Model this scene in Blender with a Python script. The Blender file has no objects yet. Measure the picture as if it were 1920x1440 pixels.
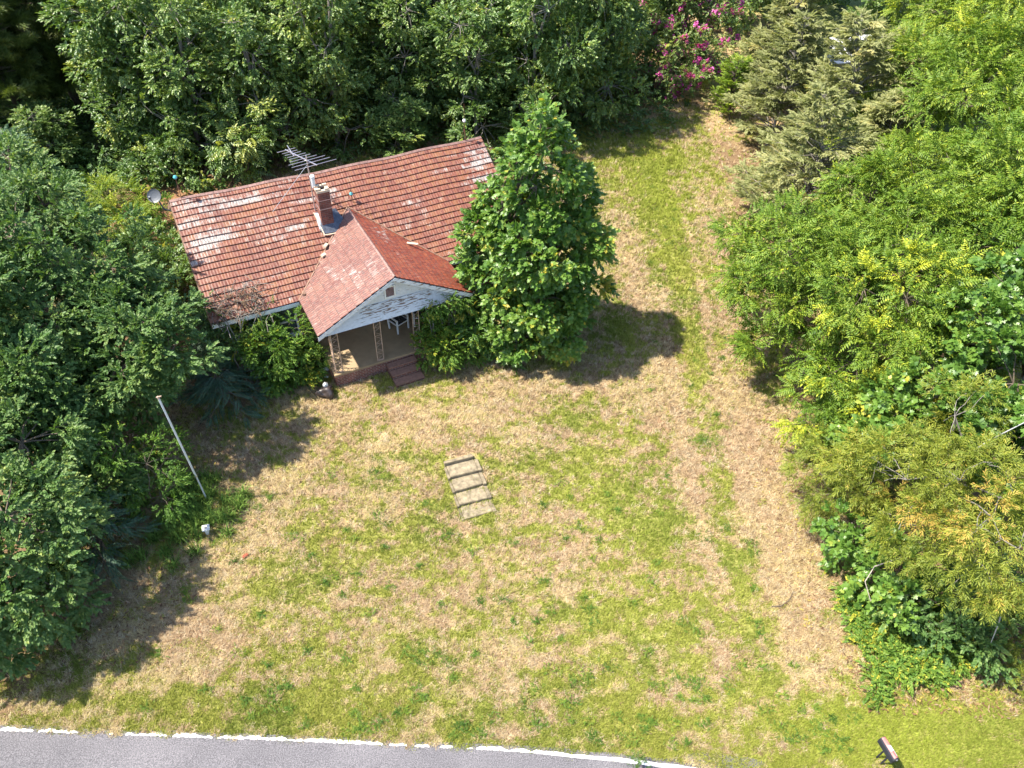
import bpy, math, random
import numpy as np
from mathutils import Vector, Matrix

C = bpy.context.scene.collection
sc = bpy.context.scene
rad = math.radians

# ------------------------------------------------------------------ camera
PITCH, ROLL, CAMH, FPX = 0.7633, 0.0421, 19.6044, 1417.2861
cf = np.array([0, math.cos(PITCH), -math.sin(PITCH)])
_u = np.array([0, math.sin(PITCH), math.cos(PITCH)])
_x = np.array([1., 0, 0])
cX = math.cos(ROLL) * _x + math.sin(ROLL) * _u
cU = -math.sin(ROLL) * _x + math.cos(ROLL) * _u
cam = bpy.data.cameras.new('camera')
camo = bpy.data.objects.new('camera', cam)
C.objects.link(camo)
camo.matrix_world = Matrix(((cX[0], cU[0], -cf[0], 0), (cX[1], cU[1], -cf[1], 0), (cX[2], cU[2], -cf[2], CAMH), (0, 0, 0, 1)))
cam.sensor_width = 36
cam.lens = FPX / 1920 * 36
cam.clip_end = 3000
sc.camera = camo


def at(px, py, z=0.0):
    """pixel of the 1920x1440 photograph -> point of the place at height z"""
    d = cf + cX * (px - 960) / FPX - cU * (py - 720) / FPX
    t = (z - CAMH) / d[2]
    return np.array([0, 0, CAMH]) + d * t


# ------------------------------------------------------------------ light
SUN_EL, SUN_AZ = 58.0, 264.0          # azimuth clockwise from +Y
w = bpy.data.worlds.new('World')
sc.world = w
w.use_nodes = True
nt = w.node_tree
sky = nt.nodes.new('ShaderNodeTexSky')
sky.sky_type = 'NISHITA'
sky.sun_disc = False
sky.sun_elevation = rad(SUN_EL)
sky.sun_rotation = rad(SUN_AZ)
bg = nt.nodes['Background']
nt.links.new(sky.outputs[0], bg.inputs[0])
bg.inputs[1].default_value = 0.13
sl = bpy.data.lights.new('sun', 'SUN')
sl.energy = 4.9
sl.angle = rad(1.0)
sl.color = (1.0, 0.93, 0.79)
so = bpy.data.objects.new('sun', sl)
C.objects.link(so)
sd = Vector((math.sin(rad(SUN_AZ)) * math.cos(rad(SUN_EL)), math.cos(rad(SUN_AZ)) * math.cos(rad(SUN_EL)), math.sin(rad(SUN_EL))))
so.rotation_euler = sd.to_track_quat('Z', 'Y').to_euler()
so.location = (-20, 0, 40)
sc.view_settings.view_transform = 'Standard'
sc.view_settings.look = 'None'
sc.view_settings.exposure = 1.4
sc.view_settings.gamma = 1.0


# ------------------------------------------------------------------ helpers
def tag(o, label=None, cat=None, group=None, kind=None):
    if label: o['label'] = label
    if cat: o['category'] = cat
    if group: o['group'] = group
    if kind: o['kind'] = kind
    return o


def empty(name, loc, rz=0.0, label=None, cat=None, group=None):
    o = bpy.data.objects.new(name, None)
    o.empty_display_size = 0.3
    o.location = [float(v) for v in loc]
    o.rotation_euler = (0, 0, rz)
    C.objects.link(o)
    return tag(o, label, cat, group)


def copy_tree(o, parent=None):
    c = o.copy()
    C.objects.link(c)
    c.parent = parent
    for ch in list(o.children):
        copy_tree(ch, c)
    return c


def fast_mesh(name, V, T, mats, parent=None, tint=None, col=None, midx=None, smooth=False):
    """triangle soup -> one mesh object"""
    me = bpy.data.meshes.new(name)
    V = np.ascontiguousarray(V, dtype=np.float32)
    T = np.ascontiguousarray(T, dtype=np.int32)
    me.vertices.add(len(V)); me.vertices.foreach_set('co', V.ravel())
    me.loops.add(T.size); me.loops.foreach_set('vertex_index', T.ravel())
    me.polygons.add(len(T))
    me.polygons.foreach_set('loop_start', np.arange(0, T.size, 3, dtype=np.int32))
    if midx is not None: me.polygons.foreach_set('material_index', np.ascontiguousarray(midx, dtype=np.int32))
    if tint is not None:
        a = me.attributes.new('tint', 'FLOAT', 'POINT'); a.data.foreach_set('value', np.ascontiguousarray(tint, dtype=np.float32))
    if col is not None:
        a = me.attributes.new('col', 'FLOAT_COLOR', 'POINT')
        a.data.foreach_set('color', np.ascontiguousarray(np.c_[col, np.ones(len(col))], dtype=np.float32).ravel())
    me.update(calc_edges=True)
    me.validate()
    if smooth: me.polygons.foreach_set('use_smooth', np.ones(len(T), dtype=bool))
    for m in (mats if isinstance(mats, (list, tuple)) else [mats]): me.materials.append(m)
    o = bpy.data.objects.new(name, me)
    C.objects.link(o)
    if parent: o.parent = parent
    return o


class MB:
    """collects quads / boxes / tubes, builds ONE mesh object with metre UVs"""
    def __init__(s): s.v = []; s.f = []; s.uv = []; s.sm = []

    def poly(s, pts, uv=None, smooth=False):
        n = len(s.v); pts = [tuple(map(float, p)) for p in pts]
        s.v += pts; s.f.append(list(range(n, n + len(pts)))); s.sm.append(smooth)
        if uv is None:
            a = Vector(pts[1]) - Vector(pts[0]); b = Vector(pts[2]) - Vector(pts[0]); nn = a.cross(b)
            x, y, z = map(abs, nn)
            if z >= x and z >= y: uv = [(p[0], p[1]) for p in pts]
            elif x >= y: uv = [(p[1], p[2]) for p in pts]
            else: uv = [(p[0], p[2]) for p in pts]
        s.uv += uv
        return s

    def box(s, x0, x1, y0, y1, z0, z1):
        x0, x1 = min(x0, x1), max(x0, x1); y0, y1 = min(y0, y1), max(y0, y1)
        return s.hexa([(x0, y0, z0), (x1, y0, z0), (x1, y1, z0), (x0, y1, z0), (x0, y0, z1), (x1, y0, z1), (x1, y1, z1), (x0, y1, z1)])

    def hexa(s, p):
        for f in ((3, 2, 1, 0), (4, 5, 6, 7), (0, 1, 5, 4), (1, 2, 6, 5), (2, 3, 7, 6), (3, 0, 4, 7)): s.poly([p[i] for i in f])
        return s

    def bar(s, a, b, wd, ht=None, up=(0, 0, 1)):
        ht = ht or wd
        a, b = Vector(a), Vector(b); d = (b - a).normalized(); up = Vector(up)
        if abs(d.dot(up)) > .98: up = Vector((1, 0, 0))
        x = d.cross(up).normalized() * wd / 2; y = x.cross(d).normalized() * ht / 2
        p = [a - x - y, a + x - y, a + x + y, a - x + y, b - x - y, b + x - y, b + x + y, b - x + y]
        for f in ((0, 1, 2, 3), (7, 6, 5, 4), (0, 4, 5, 1), (1, 5, 6, 2), (2, 6, 7, 3), (3, 7, 4, 0)): s.poly([p[i] for i in f])
        return s

    def tube(s, pts, rs, n=8, cap=True):
        pts = [Vector([float(c) for c in p]) for p in pts]
        if not isinstance(rs, (list, tuple, np.ndarray)): rs = [rs] * len(pts)
        rings = []
        ref = Vector((0.3, 0.2, 0.93))
        for i, p in enumerate(pts):
            d = (pts[min(i + 1, len(pts) - 1)] - pts[max(i - 1, 0)]).normalized()
            r = ref if abs(d.dot(ref)) < .95 else Vector((1, 0, 0))
            x = d.cross(r).normalized(); y = d.cross(x)
            rings.append([p + (x * math.cos(6.2832 * k / n) + y * math.sin(6.2832 * k / n)) * rs[i] for k in range(n)])
        for i in range(len(rings) - 1):
            for k in range(n):
                j = (k + 1) % n
                s.poly([rings[i][k], rings[i][j], rings[i + 1][j], rings[i + 1][k]],
                       [(k / n, i), ((k + 1) / n, i), ((k + 1) / n, i + 1), (k / n, i + 1)], True)
        if cap:
            s.poly(rings[0][::-1]); s.poly(rings[-1])
        return s

    def lathe(s, prof, n=14, c=(0, 0, 0)):
        for i in range(len(prof) - 1):
            for k in range(n):
                a0, a1 = 6.28318 * k / n, 6.28318 * (k + 1) / n
                (r0, z0), (r1, z1) = prof[i], prof[i + 1]
                q = [(c[0] + r0 * math.cos(a0), c[1] + r0 * math.sin(a0), c[2] + z0), (c[0] + r0 * math.cos(a1), c[1] + r0 * math.sin(a1), c[2] + z0),
                     (c[0] + r1 * math.cos(a1), c[1] + r1 * math.sin(a1), c[2] + z1), (c[0] + r1 * math.cos(a0), c[1] + r1 * math.sin(a0), c[2] + z1)]
                s.poly(q, None, True)
        return s

    def build(s, name, mat, parent=None, bevel=0.0):
        me = bpy.data.meshes.new(name)
        me.from_pydata(s.v, [], s.f)
        uvl = me.uv_layers.new(name='UVMap')
        # loops are in the same order as vertices
        arr = np.array(s.uv, dtype=np.float32)
        uvl.data.foreach_set('uv', arr.ravel())
        me.polygons.foreach_set('use_smooth', np.array(s.sm, dtype=bool))
        for m in (mat if isinstance(mat, (list, tuple)) else [mat]): me.materials.append(m)
        me.update()
        o = bpy.data.objects.new(name, me)
        C.objects.link(o)
        if parent: o.parent = parent
        if bevel:
            import bmesh
            bm = bmesh.new(); bm.from_mesh(me)
            bmesh.ops.remove_doubles(bm, verts=bm.verts, dist=1e-5)
            es = [e for e in bm.edges if len(e.link_faces) == 2 and e.calc_face_angle(0) > .6]
            bmesh.ops.bevel(bm, geom=es, offset=bevel, segments=2, affect='EDGES', clamp_overlap=True)
            bm.to_mesh(me); bm.free()
        return o


# value noise -------------------------------------------------------
_rs = np.random.RandomState(7)
_tab = _rs.rand(256, 256)


def vnoise(x, y):
    xi = np.floor(x).astype(int); yi = np.floor(y).astype(int)
    fx = x - xi; fy = y - yi
    fx = fx * fx * (3 - 2 * fx); fy = fy * fy * (3 - 2 * fy)
    g = lambda a, b: _tab[a % 256, b % 256]
    return (g(xi, yi) * (1 - fx) + g(xi + 1, yi) * fx) * (1 - fy) + (g(xi, yi + 1) * (1 - fx) + g(xi + 1, yi + 1) * fx) * fy


def fbm(x, y, o=4):
    s = 0; a = .5; t = 0
    for i in range(o):
        s = s + a * vnoise(x * 2 ** i + 17.3 * i, y * 2 ** i + 9.1 * i); t += a; a *= .55
    return s / t


# ------------------------------------------------------------------ materials
def mat(name):
    m = bpy.data.materials.new(name); m.use_nodes = True
    n = m.node_tree.nodes; l = m.node_tree.links
    return m, n, l, n['Principled BSDF']


def ramp(n, stops, interp='LINEAR'):
    r = n.new('ShaderNodeValToRGB'); r.color_ramp.interpolation = interp
    e = r.color_ramp.elements
    while len(e) < len(stops): e.new(0.5)
    for i, (p, c) in enumerate(stops):
        e[i].position = p; e[i].color = (*c, 1)
    return r


def noise(n, l, scale, detail=4, vec=None, rough=.6, dist=0):
    t = n.new('ShaderNodeTexNoise'); t.inputs['Scale'].default_value = scale; t.inputs['Detail'].default_value = detail
    t.inputs['Roughness'].default_value = rough; t.inputs['Distortion'].default_value = dist
    if vec is not None: l.new(vec, t.inputs['Vector'])
    return t


def mixc(n, l, fac, a, b, mode='MIX'):
    m = n.new('ShaderNodeMix'); m.data_type = 'RGBA'; m.blend_type = mode
    for i, v in ((0, fac), (6, a), (7, b)):
        if hasattr(v, 'is_linked'): l.new(v, m.inputs[i])
        elif i == 0: m.inputs[0].default_value = v
        else: m.inputs[i].default_value = (*v, 1)
    return m.outputs[2]


def mth(n, l, op, a, b=None, c=None):
    m = n.new('ShaderNodeMath'); m.operation = op
    for i, v in enumerate((a, b, c)):
        if v is None: continue
        if hasattr(v, 'is_linked'): l.new(v, m.inputs[i])
        else: m.inputs[i].default_value = v
    return m.outputs[0]


def bump(n, l, p, h, strength=.4, dist=.02):
    b = n.new('ShaderNodeBump'); b.inputs['Strength'].default_value = strength; b.inputs['Distance'].default_value = dist
    l.new(h, b.inputs['Height']); l.new(b.outputs[0], p.inputs['Normal'])


def simple(name, c, rough=.6, metal=0, var=.25, scale=6, bumpy=.15):
    m, n, l, p = mat(name)
    co = n.new('ShaderNodeTexCoord')
    t = noise(n, l, scale, 6, co.outputs['Object'])
    r = ramp(n, [(.25, tuple(v * (1 - var) for v in c)), (.75, tuple(min(1, v * (1 + var)) for v in c))])
    l.new(t.outputs[0], r.inputs[0]); l.new(r.outputs[0], p.inputs['Base Color'])
    p.inputs['Roughness'].default_value = rough; p.inputs['Metallic'].default_value = metal
    if bumpy: bump(n, l, p, t.outputs[0], bumpy)
    return m


def leafmat(name, dark, mid, light, yellow, rough=.42, spec=.45, trans=.33, objvar=.12):
    m, n, l, p = mat(name)
    a = n.new('ShaderNodeAttribute'); a.attribute_name = 'tint'
    oi = n.new('ShaderNodeObjectInfo')
    f = mth(n, l, 'MULTIPLY_ADD', oi.outputs['Random'], objvar, -objvar / 2)
    f = mth(n, l, 'ADD', a.outputs['Fac'], f)
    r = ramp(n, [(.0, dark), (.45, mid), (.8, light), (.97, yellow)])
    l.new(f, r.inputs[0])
    l.new(r.outputs[0], p.inputs['Base Color'])
    p.inputs['Roughness'].default_value = rough
    p.inputs['Specular IOR Level'].default_value = spec
    tr = n.new('ShaderNodeBsdfTranslucent')
    tc = mixc(n, l, 1.0, r.outputs[0], (1.25, 1.3, .55), 'MULTIPLY'); l.new(tc, tr.inputs[0])
    mx = n.new('ShaderNodeMixShader'); mx.inputs[0].default_value = trans
    l.new(p.outputs[0], mx.inputs[1]); l.new(tr.outputs[0], mx.inputs[2])
    l.new(mx.outputs[0], n['Material Output'].inputs[0])
    return m


M = {}
M['bark'] = simple('bark', (.11, .085, .065), .9, 0, .45, 14, .5)
M['bark_grey'] = simple('bark_grey', (.20, .18, .16), .9, 0, .4, 14, .5)
M['twig_pale'] = simple('twig_pale', (.36, .31, .27), .8, 0, .3, 20, .2)
M['leaf_dark'] = leafmat('leaf_dark', (.042, .10, .028), (.088, .168, .044), (.165, .24, .07), (.27, .33, .07), .5, .32, .27)
M['leaf_wood'] = leafmat('leaf_wood', (.048, .10, .028), (.10, .18, .045), (.21, .29, .075), (.34, .37, .07), .4, .5, .30)
M['leaf_tulip'] = leafmat('leaf_tulip', (.042, .108, .02), (.09, .185, .03), (.175, .275, .05), (.45, .38, .05), .42, .45, .30)
M['leaf_walnut'] = leafmat('leaf_walnut', (.045, .105, .01), (.11, .19, .018), (.215, .28, .03), (.38, .41, .03), .5, .28, .26)
M['leaf_willow'] = leafmat('leaf_willow', (.085, .125, .016), (.175, .22, .024), (.30, .31, .042), (.42, .29, .06), .5, .35, .32)
M['leaf_lobed'] = leafmat('leaf_lobed', (.045, .11, .02), (.095, .19, .03), (.18, .29, .05), (.46, .42, .05), .4, .5, .30)
M['leaf_cedar'] = leafmat('leaf_cedar', (.10, .125, .045), (.23, .25, .095), (.35, .36, .17), (.46, .41, .17), .6, .3, .32)
M['leaf_bright'] = leafmat('leaf_bright', (.07, .14, .012), (.14, .24, .018), (.23, .31, .026), (.4, .42, .05), .5, .4, .3)
M['leaf_conifer'] = leafmat('leaf_conifer', (.035, .085, .05), (.07, .14, .085), (.12, .20, .115), (.18, .24, .12), .5, .4, .2)
M['leaf_pine'] = leafmat('leaf_pine', (.035, .06, .018), (.075, .115, .025), (.15, .185, .035), (.26, .26, .05), .5, .35, .25)
M['leaf_bush'] = leafmat('leaf_bush', (.045, .105, .02), (.09, .18, .028), (.175, .27, .042), (.44, .41, .05), .5, .22, .34)
M['leaf_dead'] = leafmat('leaf_dead', (.10, .07, .05), (.16, .11, .085), (.26, .19, .14), (.3, .22, .13), .8, .2, .2)
M['blossom'] = leafmat('blossom', (.35, .03, .20), (.55, .06, .36), (.70, .16, .52), (.8, .3, .65), .6, .3, .3)
M['white_paint'] = simple('white_paint', (.74, .74, .75), .5, 0, .1, 5, .05)
M['white_pole'] = simple('white_pole', (.60, .63, .68), .35, .1, .08, 3, .02)
M['rust'] = simple('rust', (.42, .30, .23), .7, .2, .35, 18, .2)
M['concrete_floor'] = simple('concrete_floor', (.30, .215, .125), .75, 0, .25, 2.5, .1)
M['steptread'] = simple('step_tread', (.23, .125, .09), .85, 0, .3, 9, .3)
M['lead'] = simple('lead', (.09, .10, .125), .35, .3, .6, 9, .3)
M['ridge_metal'] = simple('ridge_metal', (.24, .14, .12), .5, .3, .5, 8, .2)
M['alu'] = simple('alu', (.62, .60, .63), .35, .8, .15, 4, .02)
M['dish'] = simple('dish_grey', (.10, .11, .13), .5, .1, .1, 4, .02)
M['glassball'] = simple('glass_ball', (.10, .42, .47), .12, 0, .1, 3, 0)
M['whiteball'] = simple('white_ball', (.72, .72, .74), .15, 0, .05, 3, 0)
M['rod'] = simple('rod_copper', (.20, .10, .07), .6, .5, .3, 9, .1)
M['dark'] = simple('dark_interior', (.012, .012, .014), .8, 0, .2, 3, 0)
M['bag'] = simple('bag_plastic', (.045, .035, .035), .42, 0, .5, 7, .4)
M['foil'] = simple('foil', (.55, .57, .60), .3, .5, .3, 20, .4)
M['brickbit'] = simple('mortar_block', (.55, .43, .32), .85, 0, .2, 20, .2)
M['orange'] = simple('orange_clay', (.26, .07, .035), .8, 0, .2, 20, .2)
M['mailbox'] = simple('mailbox_black', (.02, .022, .032), .65, .2, .3, 8, .05)
M['webbing'] = simple('webbing', (.035, .035, .04), .7, 0, .3, 10, .1)
M['cable'] = simple('cable_grey', (.45, .45, .47), .5, .2, .1, 6, 0)
M['wood_brown'] = simple('fascia_brown', (.22, .13, .09), .8, 0, .4, 9, .2)
M['ceiling'] = simple('porch_ceiling', (.55, .56, .58), .7, 0, .1, 3, 0)


def m_roof(name, cA, cB, cC, row, wear_t, dark_t, rows_shift=0.0, light=(.36, .21, .155)):
    """painted pressed-metal shingles: colour per shingle, vertical ribs, paint worn to silver in zones"""
    m, n, l, p = mat(name)
    uv = n.new('ShaderNodeUVMap'); uv.uv_map = 'UVMap'
    sx = n.new('ShaderNodeSeparateXYZ'); l.new(uv.outputs[0], sx.inputs[0])
    u, v = sx.outputs[0], sx.outputs[1]
    rowi = mth(n, l, 'FLOOR', mth(n, l, 'DIVIDE', v, row))
    coli = mth(n, l, 'FLOOR', mth(n, l, 'DIVIDE', u, .105))
    cell = n.new('ShaderNodeCombineXYZ'); l.new(coli, cell.inputs[0]); l.new(rowi, cell.inputs[1])
    wn = n.new('ShaderNodeTexWhiteNoise'); wn.noise_dimensions = '2D'; l.new(cell.outputs[0], wn.inputs['Vector'])
    coli2 = mth(n, l, 'FLOOR', mth(n, l, 'DIVIDE', u, .42))
    cell2 = n.new('ShaderNodeCombineXYZ'); l.new(coli2, cell2.inputs[0]); l.new(rowi, cell2.inputs[1])
    wn2 = n.new('ShaderNodeTexWhiteNoise'); wn2.noise_dimensions = '2D'; l.new(cell2.outputs[0], wn2.inputs['Vector'])
    big = noise(n, l, .55, 3, uv.outputs[0])
    f = mth(n, l, 'ADD', mth(n, l, 'MULTIPLY', wn.outputs[0], .45), mth(n, l, 'MULTIPLY', big.outputs[0], .65))
    base = ramp(n, [(.28, cA), (.52, cB), (.78, cC)]); l.new(f, base.inputs[0])
    # fine streaks running down the slope
    st = n.new('ShaderNodeMapping'); st.inputs['Scale'].default_value = (42, 5, 1); l.new(uv.outputs[0], st.inputs[0])
    sn = noise(n, l, 1, 4, st.outputs[0], .65)
    base2 = mixc(n, l, mth(n, l, 'MULTIPLY', sn.outputs[0], .5), base.outputs[0], tuple(v * .55 for v in cA))
    st3 = n.new('ShaderNodeMapping'); st3.inputs['Scale'].default_value = (30, 4.5, 1); st3.inputs['Location'].default_value = (5, 2, 0); l.new(uv.outputs[0], st3.inputs[0])
    sn3 = noise(n, l, 1, 4, st3.outputs[0], .7)
    hl = n.new('ShaderNodeMapRange'); hl.inputs[1].default_value = .47; hl.inputs[2].default_value = .66; l.new(sn3.outputs[0], hl.inputs[0])
    base2 = mixc(n, l, mth(n, l, 'MULTIPLY', hl.outputs[0], .55), base2, light)
    # zones where the paint has gone
    zmap = n.new('ShaderNodeMapping'); zmap.inputs['Scale'].default_value = (.42, 1.5, 1); zmap.inputs['Location'].default_value = (rows_shift, 0, 0); l.new(uv.outputs[0], zmap.inputs[0])
    z = noise(n, l, 1.0, 2, zmap.outputs[0])
    a = n.new('ShaderNodeAttribute'); a.attribute_name = 'wear'
    zz = mth(n, l, 'ADD', z.outputs[0], a.outputs['Fac'])
    zz = mth(n, l, 'ADD', zz, mth(n, l, 'MULTIPLY', wn2.outputs[0], .12))
    zz = mth(n, l, 'ADD', zz, mth(n, l, 'MULTIPLY', sn.outputs[0], .95))
    zz = mth(n, l, 'ADD', zz, mth(n, l, 'MULTIPLY', wn.outputs[0], .16))
    wear = n.new('ShaderNodeMapRange'); wear.inputs[1].default_value = wear_t; wear.inputs[2].default_value = wear_t + .16; l.new(zz, wear.inputs[0])
    st2 = n.new('ShaderNodeMapping'); st2.inputs['Scale'].default_value = (60, 6, 1); st2.inputs['Location'].default_value = (3, 7, 0); l.new(uv.outputs[0], st2.inputs[0])
    sn2 = noise(n, l, 1, 3, st2.outputs[0], .6)
    silver = ramp(n, [(.38, (.10, .085, .085)), (.48, (.29, .25, .225)), (.64, (.47, .445, .44))]); l.new(sn2.outputs[0], silver.inputs[0])
    col = mixc(n, l, wear.outputs[0], base2, silver.outputs[0])
    # dark flaked spots
    dk = noise(n, l, 1, 4, st.outputs[0], .7); 
    dm = n.new('ShaderNodeMapping'); dm.inputs['Scale'].default_value = (16, 9, 1); dm.inputs['Location'].default_value = (11, 5, 0); l.new(uv.outputs[0], dm.inputs[0])
    dn = noise(n, l, 1, 3, dm.outputs[0], .6)
    dmr = n.new('ShaderNodeMapRange'); dmr.inputs[1].default_value = dark_t; dmr.inputs[2].default_value = dark_t + .06; l.new(dn.outputs[0], dmr.inputs[0])
    col = mixc(n, l, mth(n, l, 'MULTIPLY', dmr.outputs[0], .75), col, (.09, .06, .055))
    # dark lines along the seams between courses and at the end joints
    fv = mth(n, l, 'FRACT', mth(n, l, 'DIVIDE', v, row)); fu = mth(n, l, 'FRACT', mth(n, l, 'ADD', mth(n, l, 'DIVIDE', u, .5 if row > .3 else .42), mth(n, l, 'MULTIPLY', mth(n, l, 'MODULO', rowi, 2.0), .5)))
    s1 = mth(n, l, 'GREATER_THAN', fv, 1 - .022 / row); s2 = mth(n, l, 'MULTIPLY', mth(n, l, 'LESS_THAN', fu, .03), .55)
    col = mixc(n, l, mth(n, l, 'MULTIPLY', mth(n, l, 'MAXIMUM', s1, s2), mth(n, l, 'ADD', .12, mth(n, l, 'MULTIPLY', sn3.outputs[0], .75))), col, (.06, .025, .02))
    l.new(col, p.inputs['Base Color'])
    p.inputs['Roughness'].default_value = .5
    p.inputs['Specular IOR Level'].default_value = .35
    rib = mth(n, l, 'SINE', mth(n, l, 'MULTIPLY', u, 6.2832 / .105))
    h = mth(n, l, 'ADD', mth(n, l, 'MULTIPLY', rib, .5), mth(n, l, 'MULTIPLY', sn.outputs[0], .8))
    bump(n, l, p, h, .5, .012)
    return m


M['roof_main'] = m_roof('roof_main', (.125, .036, .026), (.20, .06, .036), (.245, .098, .042), .245, 1.17, .60)
M['roof_left'] = m_roof('roof_porch_left', (.125, .04, .034), (.175, .064, .05), (.21, .095, .068), .329, 1.27, .53, 3.1, (.34, .22, .18))
M['roof_right'] = m_roof('roof_porch_right', (.13, .028, .018), (.215, .044, .024), (.265, .072, .032), .2, 1.26, .55, 8.0, (.36, .13, .07))


def m_brick(name, c1, c2, mortar, scale=1):
    m, n, l, p = mat(name)
    uv = n.new('ShaderNodeUVMap'); uv.uv_map = 'UVMap'
    b = n.new('ShaderNodeTexBrick'); l.new(uv.outputs[0], b.inputs['Vector'])
    b.inputs['Scale'].default_value = scale
    b.inputs['Color1'].default_value = (*c1, 1); b.inputs['Color2'].default_value = (*c2, 1); b.inputs['Mortar'].default_value = (*mortar, 1)
    b.inputs['Brick Width'].default_value = .21; b.inputs['Row Height'].default_value = .077; b.inputs['Mortar Size'].default_value = .009
    t = noise(n, l, 3, 5, uv.outputs[0])
    r = ramp(n, [(.3, (.55, .55, .55)), (.7, (1.15, 1.1, 1.05))]); l.new(t.outputs[0], r.inputs[0])
    l.new(mixc(n, l, 1.0, b.outputs[0], r.outputs[0], 'MULTIPLY'), p.inputs['Base Color'])
    p.inputs['Roughness'].default_value = .85
    bump(n, l, p, mth(n, l, 'SUBTRACT', 1.0, b.outputs['Fac']), .6, .01)
    return m


M['brick'] = m_brick('red_brick', (.26, .08, .055), (.17, .058, .045), (.34, .28, .24))
M['brick_dark'] = m_brick('chimney_brick', (.25, .075, .05), (.14, .045, .04), (.20, .14, .12))


def m_peel():
    m, n, l, p = mat('peeling_white_paint')
    uv = n.new('ShaderNodeUVMap'); uv.uv_map = 'UVMap'
    mp = n.new('ShaderNodeMapping'); mp.inputs['Scale'].default_value = (2.4, 13, 1); l.new(uv.outputs[0], mp.inputs[0])
    t = noise(n, l, 1.3, 5, mp.outputs[0], .55)
    a = n.new('ShaderNodeAttribute'); a.attribute_name = 'wear'
    f = mth(n, l, 'ADD', t.outputs[0], a.outputs['Fac'])
    mr = n.new('ShaderNodeMapRange'); mr.inputs[1].default_value = .585; mr.inputs[2].default_value = .605; l.new(f, mr.inputs[0])
    t2 = noise(n, l, 9, 4, uv.outputs[0])
    wood = ramp(n, [(.3, (.12, .075, .055)), (.7, (.27, .18, .13))]); l.new(t2.outputs[0], wood.inputs[0])
    wp = ramp(n, [(.3, (.56, .57, .60)), (.7, (.70, .71, .74))]); l.new(t2.outputs[0], wp.inputs[0])
    l.new(mixc(n, l, mr.outputs[0], wp.outputs[0], wood.outputs[0]), p.inputs['Base Color'])
    p.inputs['Roughness'].default_value = .6
    bump(n, l, p, mth(n, l, 'SUBTRACT', 1.0, mr.outputs[0]), .5, .008)
    return m


M['peel'] = m_peel()


def m_asphalt():
    m, n, l, p = mat('asphalt')
    co = n.new('ShaderNodeTexCoord')
    t = noise(n, l, 0.5, 4, co.outputs['Object'])
    t2 = noise(n, l, 38, 3, co.outputs['Object'], .8)
    v = n.new('ShaderNodeTexVoronoi'); v.inputs['Scale'].default_value = 45; l.new(co.outputs['Object'], v.inputs[0])
    r = ramp(n, [(.3, (.095, .091, .102)), (.7, (.142, .135, .148))]); l.new(t.outputs[0], r.inputs[0])
    r2 = ramp(n, [(.36, (.45, .45, .45)), (.5, (1, 1, 1)), (.66, (1.9, 1.85, 1.8))]); l.new(t2.outputs[0], r2.inputs[0])
    base = mixc(n, l, 1, r.outputs[0], r2.outputs[0], 'MULTIPLY')
    l.new(base, p.inputs['Base Color'])
    p.inputs['Roughness'].default_value = .85
    bump(n, l, p, t2.outputs[0], .8, .02)
    return m


M['asphalt'] = m_asphalt()


def m_vcol(name, rough=.9, trans=0.0, scale=25):
    m, n, l, p = mat(name)
    a = n.new('ShaderNodeAttribute'); a.attribute_name = 'col'
    c = a.outputs['Color']
    if scale:
        co = n.new('ShaderNodeTexCoord')
        t = noise(n, l, scale, 5, co.outputs['Object'], .75)
        r = ramp(n, [(.28, (.45, .42, .38)), (.5, (1, 1, 1)), (.72, (1.5, 1.45, 1.35))]); l.new(t.outputs[0], r.inputs[0])
        c = mixc(n, l, 1, c, r.outputs[0], 'MULTIPLY')
        bump(n, l, p, t.outputs[0], .8, .05)
    l.new(c, p.inputs['Base Color']); p.inputs['Roughness'].default_value = rough
    p.inputs['Specular IOR Level'].default_value = .15
    if trans:
        tr = n.new('ShaderNodeBsdfTranslucent'); l.new(c, tr.inputs[0])
        mx = n.new('ShaderNodeMixShader'); mx.inputs[0].default_value = trans
        l.new(p.outputs[0], mx.inputs[1]); l.new(tr.outputs[0], mx.inputs[2]); l.new(mx.outputs[0], n['Material Output'].inputs[0])
    return m


M['soil'] = m_vcol('soil_and_thatch', .95, 0, 22)
M['grass'] = m_vcol('grass_blades', .7, .3, 0)


def m_line():
    m, n, l, p = mat('road_paint')
    co = n.new('ShaderNodeTexCoord')
    t = noise(n, l, 18, 5, co.outputs['Object'], .7)
    r = ramp(n, [(.33, (.30, .28, .27)), (.42, (.72, .71, .70)), (.7, (.82, .81, .80))]); l.new(t.outputs[0], r.inputs[0])
    l.new(r.outputs[0], p.inputs['Base Color']); p.inputs['Roughness'].default_value = .7
    return m


M['line'] = m_line()


def m_glass():
    m, n, l, p = mat('window_glass')
    co = n.new('ShaderNodeTexCoord'); t = noise(n, l, 1.5, 3, co.outputs['Object'])
    r = ramp(n, [(.3, (.03, .04, .045)), (.7, (.10, .125, .13))]); l.new(t.outputs[0], r.inputs[0]); l.new(r.outputs[0], p.inputs['Base Color'])
    p.inputs['Roughness'].default_value = .08
    return m


M['glass'] = m_glass()


def m_mailtop():
    m, n, l, p = mat('faded_red_top')
    uv = n.new('ShaderNodeTexCoord'); t = noise(n, l, 6, 5, uv.outputs['Object'])
    r = ramp(n, [(.3, (.13, .05, .05)), (.5, (.42, .13, .12)), (.75, (.50, .24, .2))]); l.new(t.outputs[0], r.inputs[0]); l.new(r.outputs[0], p.inputs['Base Color'])
    p.inputs['Roughness'].default_value = .6
    return m


M['mailtop'] = m_mailtop()

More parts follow.
